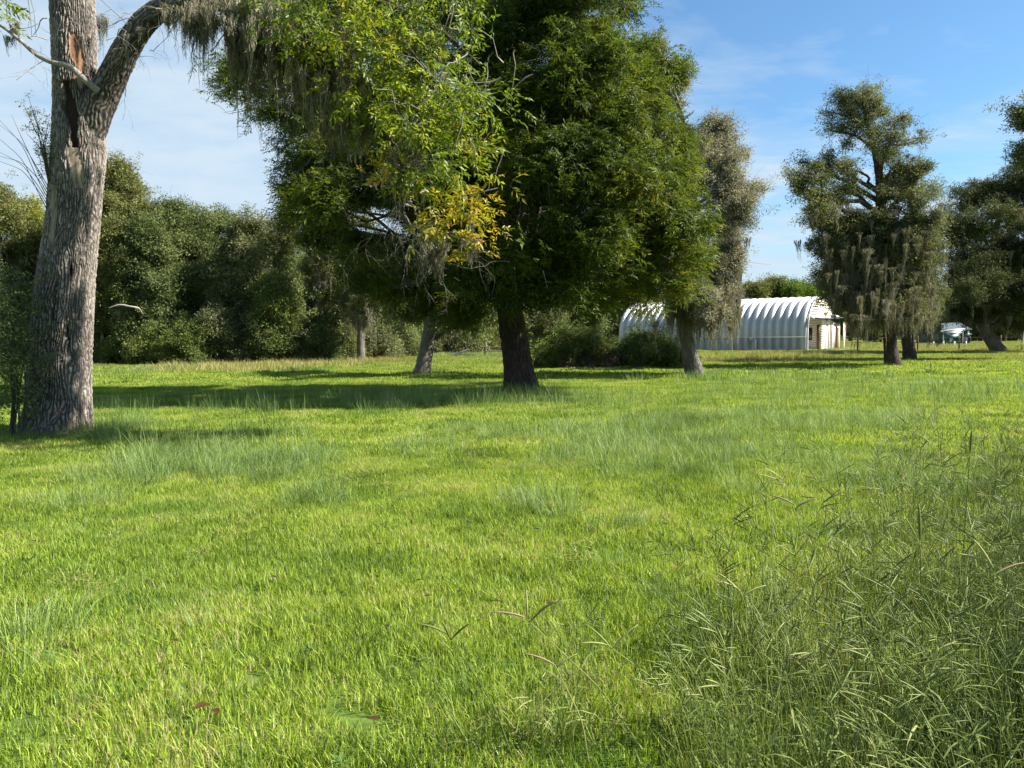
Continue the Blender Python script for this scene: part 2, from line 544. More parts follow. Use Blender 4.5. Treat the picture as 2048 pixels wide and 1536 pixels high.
def scatter(name, key, pts, rot, scl, parent=None, kind='stuff'):
    pts = np.asarray(pts, float).reshape(-1, 3)
    n = len(pts)
    scl = np.asarray(scl, float)
    if scl.ndim == 1:
        scl = np.repeat(scl[:, None], 3, 1)
    protos = PROTO[key]
    o = mk(name, pts, [], None, parent, {'rot': ('FLOAT_VECTOR', rot), 'scl': ('FLOAT_VECTOR', scl), 'idx': ('INT', rng.integers(0, len(protos), n))})
    md = o.modifiers.new('scatter', 'NODES')
    md.node_group = scatter_group(key, protos)
    if kind:
        o['kind'] = kind
    return o


def rand_rot(n, tilt=0.6):
    return np.stack([rng.normal(0, tilt, n), rng.normal(0, tilt, n), rng.uniform(0, 2 * math.pi, n)], 1)


# ------------------------------------------------------------------ prototypes (never linked into the scene)
def leaflet(g, base, d, L, wd, up, val):
    """a folded pointed leaf of four triangles"""
    d = unit(d)
    s = unit(np.cross(d, up))
    u = np.cross(s, d)
    b = np.asarray(base)
    V = [b, b + d * L * 0.42 + s * wd / 2 + u * wd * 0.18, b + d * L * 0.5 - u * L * 0.03, b + d * L * 0.42 - s * wd / 2 + u * wd * 0.18, b + d * L - u * L * 0.14]
    g.add(V, tris=[[0, 2, 1], [0, 3, 2], [1, 2, 4], [2, 3, 4]], val=val)


def spray_compound(mat, L=0.30, nl=9, ll=0.11, lw=0.026, nrach=3, seed=0):
    g = Geo()
    for r in range(nrach):
        az = rng.uniform(0, 2 * math.pi)
        d = unit(np.array([math.cos(az), math.sin(az), rng.uniform(-0.2, 0.7)]))
        st = np.array([0, 0, 0.0])
        n = 6
        pts = np.array([st + d * L * t + np.array([0, 0, -0.35 * L * t * t]) for t in np.linspace(0, 1, n)])
        g.tube(pts, np.linspace(0.003, 0.0015, n), 3, 0.4, cap=False)
        for k in range(nl):
            t = 0.25 + 0.75 * k / (nl - 1)
            b = st + d * L * t + np.array([0, 0, -0.35 * L * t * t])
            side = np.cross(d, [0, 0, 1]) * (1 if k % 2 else -1)
            dd = d * 0.75 + unit(side) * (0.9 if k < nl - 1 else 0.05) + np.array([0, 0, rng.uniform(-0.75, -0.05)]) + rng.normal(0, 0.18, 3)
            leaflet(g, b, dd, ll * rng.uniform(0.7, 1.15), lw * rng.uniform(0.8, 1.2), np.array([0, 0, 1]) + rng.normal(0, 0.35, 3), rng.random())
    return g.obj('leaf_spray', mat, link=False)


def tuft_simple(mat, r=0.22, n=26, ll=0.075, lw=0.03):
    g = Geo()
    for k in range(n):
        b = rng.normal(0, 1, 3)
        b = unit(b) * r * rng.random() ** 0.5
        b[2] *= 0.7
        d = unit(b) + rng.normal(0, 0.6, 3)
        leaflet(g, b, d, ll * rng.uniform(0.7, 1.2), lw * rng.uniform(0.8, 1.2), np.array([0, 0, 1]) + rng.normal(0, 0.6, 3), rng.random())
    for k in range(4):
        e = unit(rng.normal(0, 1, 3)) * r
        g.tube([[0, 0, 0], e * 0.5 + rng.normal(0, 0.02, 3), e], 0.003, 3, 0.1, cap=False)
    return g.obj('leaf_tuft', mat, link=False)


def moss_proto(mat='moss', n=30):
    """a ragged beard of wiry strands one metre long, hanging from the origin"""
    g = Geo()
    for k in range(n):
        a = rng.uniform(0, 2 * math.pi)
        rr = 0.15 * rng.random() ** 0.7
        x, y = rr * math.cos(a), rr * math.sin(a)
        L = (0.18 + 0.82 * rng.random() ** 1.6) * max(0.15, 1 - rr * 4.5)
        m = 9
        t = np.linspace(0, 1, m)
        ph = rng.uniform(0, 6.28, 2)
        wv = 0.022
        px = x * (1 - 0.75 * t) + wv * np.sin(t * rng.uniform(6, 14) + ph[0]) * (0.3 + t)
        py = y * (1 - 0.75 * t) + wv * np.sin(t * rng.uniform(6, 14) + ph[1]) * (0.3 + t)
        pz = -L * t + 0.05 * rng.random()
        w = 0.010 * (1 - 0.75 * t) * rng.uniform(0.6, 1.3)
        dr = rng.uniform(0, math.pi)
        dx, dy = math.cos(dr), math.sin(dr)
        A = np.stack([px - dx * w, py - dy * w, pz], 1)
        B = np.stack([px + dx * w, py + dy * w, pz], 1)
        V = np.empty((2 * m, 3))
        V[0::2] = A
        V[1::2] = B
        i = np.arange(m - 1) * 2
        g.add(V, quads=np.stack([i, i + 1, i + 3, i + 2], 1), val=rng.random())
        for q in range(5):                                    # curled side wisps
            j = rng.integers(1, m - 1)
            c = (A[j] + B[j]) / 2
            e = c + np.array([rng.normal(0, 0.035), rng.normal(0, 0.035), rng.uniform(-0.09, 0.02)])
            f = e + np.array([rng.normal(0, 0.03), rng.normal(0, 0.03), rng.uniform(-0.07, 0.0)])
            g.add([c, e + [0.005, 0.003, 0], f, e - [0.005, 0.003, 0]], quads=[[0, 1, 2, 3]], val=rng.random())
    return g.obj('moss_beard', mat, link=False)


def blade(g, x, y, h, w, lean, az, curl=0.3, seg=2, val=None, z0=-0.01):
    dx, dy = math.cos(az), math.sin(az)
    pa = az + math.pi / 2 + rng.normal(0, 0.5)
    wx, wy = math.cos(pa), math.sin(pa)
    V = []
    for i in range(seg):
        t = i / seg
        off = lean * h * (t * (1 - curl) + t * t * curl * 2)
        z = z0 + h * t * (1 - 0.25 * curl * t)
        ww = w * (1 - 0.35 * t)
        cx_, cy_ = x + dx * off, y + dy * off
        V += [[cx_ - wx * ww / 2, cy_ - wy * ww / 2, z], [cx_ + wx * ww / 2, cy_ + wy * ww / 2, z]]
    off = lean * h * (1 + curl)
    V.append([x + dx * off, y + dy * off, z0 + h * (1 - 0.25 * curl)])
    q = [[2 * i, 2 * i + 1, 2 * i + 3, 2 * i + 2] for i in range(seg - 1)]
    g.add(V, tris=[[2 * seg - 2, 2 * seg - 1, 2 * seg]], quads=q, val=val)


def lawn_proto(size, n, h, w, mat='lawn'):
    g = Geo()
    for _ in range(n):
        blade(g, rng.uniform(-size / 2, size / 2) * 1.15, rng.uniform(-size / 2, size / 2) * 1.15, h * rng.uniform(0.45, 1.25), w * rng.uniform(0.7, 1.3),
              abs(rng.normal(0, 0.42)), rng.uniform(0, 6.283), rng.uniform(0, 0.6), 2, rng.random() ** 1.15)
    return g.obj('turf_patch', mat, link=False)


def tuft_proto(n, h, w, spread, lean=0.35, mat='tallg', seg=4):
    g = Geo()
    for _ in range(n):
        a = rng.uniform(0, 6.283)
        r = spread * rng.random() ** 0.6
        blade(g, r * math.cos(a), r * math.sin(a), h * rng.uniform(0.4, 1.15), w * rng.uniform(0.7, 1.3), abs(rng.normal(0, lean)),
              a + rng.normal(0, 0.8), rng.uniform(0.1, 0.9), seg, rng.random())
    return g.obj('grass_tuft', mat, link=False)


def culm(g, x, y, h, lean, az, nspike=None, tone=None):
    """a flowering grass stem with finger-like seed spikes"""
    val = rng.uniform(0.2, 0.85) if tone is None else tone
    n = 8
    t = np.linspace(0, 1, n)
    dx, dy = math.cos(az), math.sin(az)
    pts = np.stack([x + dx * lean * h * t ** 1.6, y + dy * lean * h * t ** 1.6, h * t * (1 - 0.12 * lean * t)], 1)
    pts[1:-1] += rng.normal(0, 0.006, (n - 2, 3))
    g.tube(pts, np.linspace(0.0019, 0.0010, n), 3, val, cap=False)
    td = unit(pts[-1] - pts[-2])
    for k in range(nspike if nspike is not None else rng.integers(2, 5)):
        b = pts[-1] - td * 0.012 * k
        d = unit(td * 0.75 + np.array([dx, dy, 0]) * rng.uniform(-0.3, 0.9) + rng.normal(0, 0.45, 3))
        L = rng.uniform(0.07, 0.12)
        s = np.linspace(0, 1, 5)
        sp = b + d * L * s[:, None] + np.stack([0 * s, 0 * s, -0.10 * L * s * s], 1)
        g.tube(sp, [0.0012, 0.0026, 0.0028, 0.0022, 0.0008], 3, min(0.9, val * rng.uniform(0.6, 1.2)), cap=False)
    for k in range(rng.integers(1, 4)):
        tt = rng.uniform(0.15, 0.7)
        p = pts[int(tt * (n - 1))]
        a = rng.uniform(0, 6.283)
        L = rng.uniform(0.10, 0.24)
        s = np.linspace(0, 1, 4)
        c = p + np.stack([math.cos(a) * L * s, math.sin(a) * L * s, L * (0.75 * s - 0.75 * s * s)], 1)
        wv = np.array([-math.sin(a), math.cos(a), 0]) * 0.0032
        V = np.vstack([c[:-1] - wv, c[:-1] + wv, c[-1:]])
        g.add(V, tris=[[2, 5, 6]], quads=[[0, 3, 4, 1], [1, 4, 5, 2]], val=rng.uniform(0.1, 0.8))
    return pts


def culm_proto(nc, nb, h=0.72, spread=0.16, bh=0.42):
    g = Geo()
    for _ in range(nc):
        a = rng.uniform(0, 6.283)
        r = spread * rng.random() ** 0.6
        culm(g, r * math.cos(a), r * math.sin(a), h * rng.uniform(0.6, 1.1), rng.uniform(0.05, 0.45), math.pi * 0.9 + rng.normal(0, 1.0))
    for _ in range(nb):
        a = rng.uniform(0, 6.283)
        r = spread * 1.2 * rng.random() ** 0.6
        blade(g, r * math.cos(a), r * math.sin(a), bh * rng.uniform(0.4, 1.2), 0.0040 * rng.uniform(0.7, 1.3), abs(rng.normal(0, 0.3)),
              a + rng.normal(0, 0.9), rng.uniform(0.0, 0.5), 3, rng.random() * 0.75)
    return g.obj('seed_grass_clump', 'culm', link=False)


PROTO['lawn_near'] = [lawn_proto(0.25, 360, 0.062, 0.0040) for _ in range(6)]
PROTO['lawn_mid'] = [lawn_proto(0.5, 560, 0.064, 0.0070) for _ in range(5)]
PROTO['lawn_far'] = [lawn_proto(1.0, 600, 0.085, 0.017) for _ in range(4)]
PROTO['tall'] = [tuft_proto(48, 0.27, 0.0036, 0.15, 0.45) for _ in range(4)]
PROTO['tallstem'] = [tuft_proto(34, 0.42, 0.0040, 0.20, 0.22, seg=3) for _ in range(4)]
PROTO['tallfar'] = [tuft_proto(60, 0.35, 0.011, 0.45, 0.3, seg=2) for _ in range(3)]
PROTO['dryfar'] = [tuft_proto(60, 0.30, 0.013, 0.5, 0.3, 'dry', 2) for _ in range(3)]
PROTO['seed'] = [culm_proto(8, 40) for _ in range(6)]
PROTO['pecan'] = [spray_compound('pecan') for _ in range(4)]
PROTO['bough'] = [spray_compound('bough', 0.26, 7, 0.115, 0.036, 2) for _ in range(4)]
PROTO['yellow'] = [spray_compound('yellow', 0.26, 7, 0.115, 0.036, 2) for _ in range(4)]
for key in ('oak', 'darkoak', 'oak2', 'olive', 'mid', 'bright', 'ylgreen', 'brownleaf', 'greymoss'):
    PROTO[key] = [tuft_simple(key, 0.26, 24, 0.10, 0.045) for _ in range(3)]
PROTO['oak_small'] = [tuft_simple('oak', 0.15, 14, 0.075, 0.035) for _ in range(3)]
PROTO['oak2_small'] = [tuft_simple('oak2', 0.22, 15, 0.095, 0.042) for _ in range(3)]
PROTO['grey_small'] = [tuft_simple('greymoss', 0.19, 22, 0.065, 0.022) for _ in range(3)]
PROTO['moss'] = [moss_proto() for _ in range(4)]

# ------------------------------------------------------------------ ground
gn = 90
xs = np.concatenate([np.linspace(-900, -90, 8)[:-1], np.linspace(-90, 90, gn), np.linspace(90, 900, 8)[1:]])
ys = np.concatenate([np.linspace(-300, -8, 6)[:-1], np.linspace(-8, 120, gn), np.linspace(120, 1800, 10)[1:]])
XX, YY = np.meshgrid(xs, ys)
ZZ = np.zeros_like(XX) - 0.012
ni = len(xs)
ii = (np.arange(len(ys) - 1)[:, None] * ni + np.arange(ni - 1)[None, :]).reshape(-1)
ground = mk('ground', np.stack([XX, YY, ZZ], -1).reshape(-1, 3), [np.stack([ii, ii + 1, ii + ni + 1, ii + ni], 1)], 'ground')
tag(ground, 'flat mown pasture running out to the woods', kind='structure')


def in_trunks(p):
    return False


def grid_points(d0, d1, step, slope=0.80, jit=0.45):
    P_ = []
    y = d0
    while y < d1:
        hw = slope * y + 1.8
        x = np.arange(-hw, hw, step)
        P_.append(np.stack([x + rng.uniform(-jit, jit, len(x)) * step, np.full(len(x), y) + rng.uniform(-jit, jit, len(x)) * step, np.zeros(len(x))], 1))
        y += step
    return np.vstack(P_)


def keep_off(p, spots):
    k = np.ones(len(p), bool)
    for (sx, sy, sr) in spots:
        k &= (p[:, 0] - sx) ** 2 + (p[:, 1] - sy) ** 2 > sr * sr
    return p[k]


base1 = G(112, 866)
base2 = G(1045, 785)
SPOTS = [(base1[0], base1[1] + 0.2, 0.6), (base2[0], base2[1], 0.4)]
for nm, key, d0, d1, st, sc0 in (('grass', 'lawn_near', 1.6, 10, 0.18, 1.0), ('grass', 'lawn_mid', 9.8, 26, 0.36, 1.05), ('grass', 'lawn_far', 25.6, 92, 0.72, 1.1)):
    p = keep_off(grid_points(d0, d1, st), SPOTS)
    rt = rand_rot(len(p), 0.05)
    s = rng.uniform(0.85, 1.2, len(p)) * sc0
    o = scatter(nm, key, p, rt, np.stack([s, s, s * rng.uniform(0.7, 1.15, len(p))], 1))
    tag(o, {'lawn_near': 'short bright green lawn grass in front of the camera', 'lawn_mid': 'short mown grass around the near trees',
            'lawn_far': 'far stretch of sunlit pasture grass'}[key], 'grass', kind='stuff')


# fields of taller growth, drawn as rough patches on the ground
def vnoise(x, y, s, seed=0):
    x, y = x * s, y * s
    xi, yi = np.floor(x).astype(int), np.floor(y).astype(int)
    fx, fy = x - xi, y - yi
    fx, fy = fx * fx * (3 - 2 * fx), fy * fy * (3 - 2 * fy)

    def hsh(a, b):
        v = np.sin(a * 127.1 + b * 311.7 + seed * 74.7) * 43758.5453
        return v - np.floor(v)
    return (hsh(xi, yi) * (1 - fx) + hsh(xi + 1, yi) * fx) * (1 - fy) + (hsh(xi, yi + 1) * (1 - fx) + hsh(xi + 1, yi + 1) * fx) * fy


def patch_points(patches, step, prob=1.0):
    """patches: (px, py, rx, ry) outlines on the ground; returns jittered ground points inside them"""
    res = []
    for (px, py, rx, ry) in patches:
        c = G(px, py)
        a = abs(G(px + rx, py)[0] - c[0])
        b = abs(G(px, py - ry)[1] - G(px, py + ry)[1]) / 2
        cyy = (G(px, py - ry)[1] + G(px, py + ry)[1]) / 2
        x = np.arange(-a, a, step)
        y = np.arange(-b, b, step)
        X, Y = np.meshgrid(x, y)
        X = X.ravel() + rng.uniform(-0.5, 0.5, X.size) * step
        Y = Y.ravel() + rng.uniform(-0.5, 0.5, Y.size) * step
        d = (X / a) ** 2 + (Y / b) ** 2 + (vnoise(X + c[0], Y + cyy, 1.6) - 0.5) * 1.1
        k = (d < 1) & (rng.random(len(X)) < prob * np.clip(1.3 - d, 0.2, 1))
        res.append(np.stack([X[k] + c[0], Y[k] + cyy, 0 * X[k]], 1))
    return np.vstack(res)


def put_grass(name, key, pts, lab, s0=(0.7, 1.2), tilt=0.12):
    n = len(pts)
    s = rng.uniform(*s0, n)
    o = scatter(name, key, pts, rand_rot(n, tilt), np.stack([s, s, s * rng.uniform(0.75, 1.2, n)], 1))
    return tag(o, lab, 'grass', kind='stuff')


pp = patch_points([(330, 940, 210, 45), (540, 940, 150, 36), (640, 1000, 85, 22), (1090, 1015, 85, 22), (1290, 925, 270, 44), (1480, 985, 60, 16),
                   (90, 1275, 125, 50), (160, 1010, 110, 20), (860, 905, 120, 18), (225, 865, 75, 16), (1550, 850, 420, 22), (1740, 960, 200, 50),
                   (1250, 1060, 80, 10), (620, 1430, 60, 20), (380, 1500, 60, 24), (1150, 870, 260, 18), (1450, 900, 200, 26)], 0.17, 0.78)
put_grass('tall_grass', 'tall', pp, 'blue-green taller tufts scattered over the lawn', (0.55, 1.15))
pp = patch_points([(690, 806, 520, 26), (880, 800, 260, 18), (260, 850, 70, 12), (1200, 810, 190, 18), (450, 880, 260, 18), (1700, 800, 380, 28), (300, 930, 160, 30)], 0.34, 0.75)
put_grass('tall_grass', 'tallstem', pp, 'band of thin pale grass stems before the middle tree', (0.6, 1.15))
pp = patch_points([(620, 745, 60, 5), (270, 748, 90, 8), (700, 712, 190, 7), (1000, 712, 160, 5), (1540, 760, 300, 12), (1900, 775, 200, 14), (1860, 694, 150, 3), (860, 752, 40, 5), (1060, 788, 55, 7)], 0.6, 0.7)
put_grass('tall_grass', 'tallfar', pp, 'rougher grass along the far side of the field', (0.6, 1.1))
pp = patch_points([(480, 738, 230, 10), (680, 725, 120, 6), (1500, 722, 160, 6), (1900, 700, 160, 6), (1620, 709, 180, 3)], 0.6, 0.95)
put_grass('dry_grass', 'dryfar', pp, 'straw-coloured seeding grass along the wood edge', (0.8, 1.35))
# thin taller blades mixed all over the near lawn
p = grid_points(2.2, 18, 0.55)
p = p[rng.random(len(p)) < 0.35 * (0.4 + vnoise(p[:, 0], p[:, 1], 0.7))]
put_grass('tall_grass', 'tall', p, 'odd longer blades standing out of the lawn', (0.3, 0.62), 0.25)

ring = []
for (bx_, by_, rr_, nn_) in [(1045, 785, 0.55, 30), (845, 750, 0.5, 16), (1392, 752, 0.5, 18), (1786, 733, 0.5, 18), (1820, 722, 0.45, 12), (722, 723, 0.35, 8), (2000, 704, 0.6, 14), (130, 866, 0.85, 16)]:
    c = G(bx_, by_)
    a = rng.uniform(0, 6.283, nn_)
    q = rr_ * rng.uniform(0.75, 1.5, nn_)
    ring.append(np.stack([c[0] + q * np.cos(a), c[1] + q * np.sin(a), 0 * a], 1))
put_grass('tall_grass', 'tall', np.vstack(ring), 'unmown tufts ringing the feet of the trees', (0.6, 1.3), 0.15)


# right-hand bank of seeding grass
def seed_field():
    y = rng.uniform(2.0, 11.5, 7200)
    x = rng.uniform(-0.35, 1.32, 7200) * (y + 0.5)
    u = x / y
    # boundary drawn in the picture: the bank widens towards the camera
    edge = np.interp(y, [2.0, 3.0, 4.0, 5.5, 7.5, 9.5, 11.5], [-0.02, 0.06, 0.24, 0.33, 0.37, 0.44, 0.50])
    d = u - edge - 0.03 + (vnoise(x, y, 1.2, 3) - 0.5) * 0.16
    pr = np.clip(d / 0.42, 0, 1) ** 1.5
    k = rng.random(len(x)) < pr * np.clip(1.25 - y / 14, 0.3, 1) * 0.30
    return np.stack([x[k], y[k], 0 * x[k]], 1)


p = seed_field()
put_grass('seed_grass', 'seed', p, 'bank of tall seeding grass filling the near corner', (0.62, 1.0), 0.10)
extra = patch_points([(1200, 1440, 300, 90), (480, 1530, 120, 20), (950, 1480, 170, 40), (1450, 1250, 160, 80)], 0.26, 0.36)
put_grass('seed_grass', 'seed', extra, 'loose seeding stems along the bottom edge', (0.45, 0.8), 0.12)


def rosette():
    g = Geo()
    for k in range(11):
        a = k * 2.4 + rng.normal(0, 0.2)
        leaflet(g, [0, 0, 0.02], [math.cos(a), math.sin(a), rng.uniform(0.1, 0.9)], rng.uniform(0.05, 0.10), rng.uniform(0.022, 0.035), np.array([0, 0, 1.0]), rng.random())
    return g.obj('weed_rosette', 'weed', link=False)


def thatch():
    g = Geo()
    for k in range(46):
        a, r = rng.uniform(0, 6.28), 0.16 * rng.random() ** 0.7
        b = rng.uniform(0, 6.28)
        L, w = rng.uniform(0.03, 0.10), 0.0026
        x, y, z = r * math.cos(a), r * math.sin(a), rng.uniform(0.015, 0.06)
        dx, dy = math.cos(b), math.sin(b)
        g.add([[x - dy * w, y + dx * w, z], [x + dy * w, y - dx * w, z], [x + dx * L, y + dy * L, z + rng.uniform(-0.01, 0.04)]], tris=[[0, 1, 2]], val=rng.random())
    return g.obj('straw_patch', 'dry', link=False)


MAT['weed'] = leafy('weed_leaf', [(0.0, (0.05, 0.09, 0.025)), (0.6, (0.10, 0.18, 0.04)), (1.0, (0.16, 0.25, 0.06))], 0.25, 1.3, 0.5, 0.3, 0.5, 0.7)
PROTO['weed'] = [rosette() for _ in range(4)]
PROTO['thatch'] = [thatch() for _ in range(4)]
p = grid_points(2.0, 16, 0.33)
k = rng.random(len(p)) < 0.12 * (vnoise(p[:, 0], p[:, 1], 0.9, 21) > 0.55) + 0.01
p = p[k]
p[:, 2] = 0.01
put_grass('weeds', 'weed', p, 'small dark broad-leaved weeds half hidden in the lawn', (0.35, 0.6), 0.1)
p = grid_points(1.9, 15, 0.26)
k = rng.random(len(p)) < 0.30 * (vnoise(p[:, 0], p[:, 1], 0.8, 33) > 0.70) + 0.015
put_grass('straw', 'thatch', p[k], 'dead straw blades lying in worn patches of the lawn', (0.7, 1.3), 0.1)


# ------------------------------------------------------------------ trees
def bark_surface(name, path, rad, parent, mat, na, nr, depth, cell=0.035, stretch=3.5, scars=None, flare=None, lab=None):
    X, r = smooth_path(path, rad, nr)
    d = np.concatenate([[0], np.cumsum(np.linalg.norm(np.diff(X, axis=0), axis=1))])
    tg = np.gradient(X, axis=0)
    tg /= np.linalg.norm(tg, axis=1)[:, None]
    a = np.cross(tg, [0, 1, 0.05])
    a /= np.linalg.norm(a, axis=1)[:, None]
    b = np.cross(tg, a)
    th = np.linspace(-math.pi / 2, 1.5 * math.pi, na, endpoint=False)
    TH, SS = np.meshgrid(th, d)
    circ = 2 * math.pi * float(np.mean(r))
    nc = max(8, int(circ / cell))
    U = (TH + math.pi / 2) / (2 * math.pi) * nc
    S_ = SS / (cell * stretch)
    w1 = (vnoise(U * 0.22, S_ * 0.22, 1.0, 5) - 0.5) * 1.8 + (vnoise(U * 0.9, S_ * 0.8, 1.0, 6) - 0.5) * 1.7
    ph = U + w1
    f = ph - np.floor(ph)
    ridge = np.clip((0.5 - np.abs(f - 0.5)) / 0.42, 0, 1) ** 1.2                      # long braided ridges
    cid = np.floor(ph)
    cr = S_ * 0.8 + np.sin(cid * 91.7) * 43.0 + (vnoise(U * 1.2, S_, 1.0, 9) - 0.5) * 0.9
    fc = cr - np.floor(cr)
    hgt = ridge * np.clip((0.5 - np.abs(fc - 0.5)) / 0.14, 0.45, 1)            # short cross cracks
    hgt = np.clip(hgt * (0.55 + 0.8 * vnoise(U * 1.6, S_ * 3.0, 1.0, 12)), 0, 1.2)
    lump = vnoise(TH * 1.3 + 9, SS * 0.9, 1.0, 2) + 0.5 * vnoise(np.cos(TH) * 2 + 7, SS * 2.2, 1.0, 4)
    RR = r[:, None] * (1 + 0.05 * (lump - 0.75)) + depth * (hgt - 0.6)
    scar = np.zeros_like(RR)
    hole = np.zeros_like(RR)
    if flare is not None:
        fl = np.exp(-SS / flare[1])
        RR = RR * (1 + flare[0] * fl * (0.55 + 0.45 * np.cos(TH * 5 + 1.0) + 0.3 * np.cos(TH * 3)))
    Pt = X[:, None, :] + RR[..., None] * (np.cos(TH)[..., None] * a[:, None, :] + np.sin(TH)[..., None] * b[:, None, :])
    if scars is not None:
        nrm = np.cos(TH)[..., None] * a[:, None, :] + np.sin(TH)[..., None] * b[:, None, :]
        facing = nrm[..., 1] < 0.1
        pr = proj(Pt.reshape(-1, 3)).reshape(*RR.shape, 3)
        wob = (vnoise(SS * 6, TH * 3, 1.0, 8) - 0.5)
        for (kind, x0, y0, x1, y1, w0) in scars:
            t = np.clip((pr[..., 1] - y0) / (y1 - y0), 0, 1)
            ins = (pr[..., 1] > y0 - 4) & (pr[..., 1] < y1 + 4)
            cxl = x0 + (x1 - x0) * t
            ww = w0 * (0.25 + 0.75 * np.sin(np.pi * np.clip(t, 0.06, 0.94)) ** 0.6)
            m = np.clip(1.2 - np.abs(pr[..., 0] - cxl + wob * 9) / ww, 0, 1) * 4
            m = np.clip(m, 0, 1) * ins * facing
            if kind == 'wood':
                scar = np.maximum(scar, m)
            else:
                hole = np.maximum(hole, m)
        mm = np.maximum(scar, hole)
        RR2 = RR * (1 - mm * 0.0) - mm * (depth * (hgt - 0.6)) - scar * 0.025 - hole * 0.075
        Pt = X[:, None, :] + RR2[..., None] * nrm
        hgt = hgt * (1 - mm) + 0.6 * mm
    i = np.arange(nr - 1)[:, None] * na
    j = np.arange(na)[None, :]
    j2 = (j + 1) % na
    Q = np.stack([i + j, i + j2, i + na + j2, i + na + j], -1).reshape(-1, 4)
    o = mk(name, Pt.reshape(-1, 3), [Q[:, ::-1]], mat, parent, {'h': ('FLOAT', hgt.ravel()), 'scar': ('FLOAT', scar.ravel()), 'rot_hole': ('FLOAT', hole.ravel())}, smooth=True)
    if lab:
        o['label'] = lab
    return o, X, r


def floor6(x):
    return np.interp(x, [1620, 1650, 1690, 1703, 1738, 1760, 1800, 1860, 1885], [600, 645, 655, 712, 722, 695, 700, 705, 680])


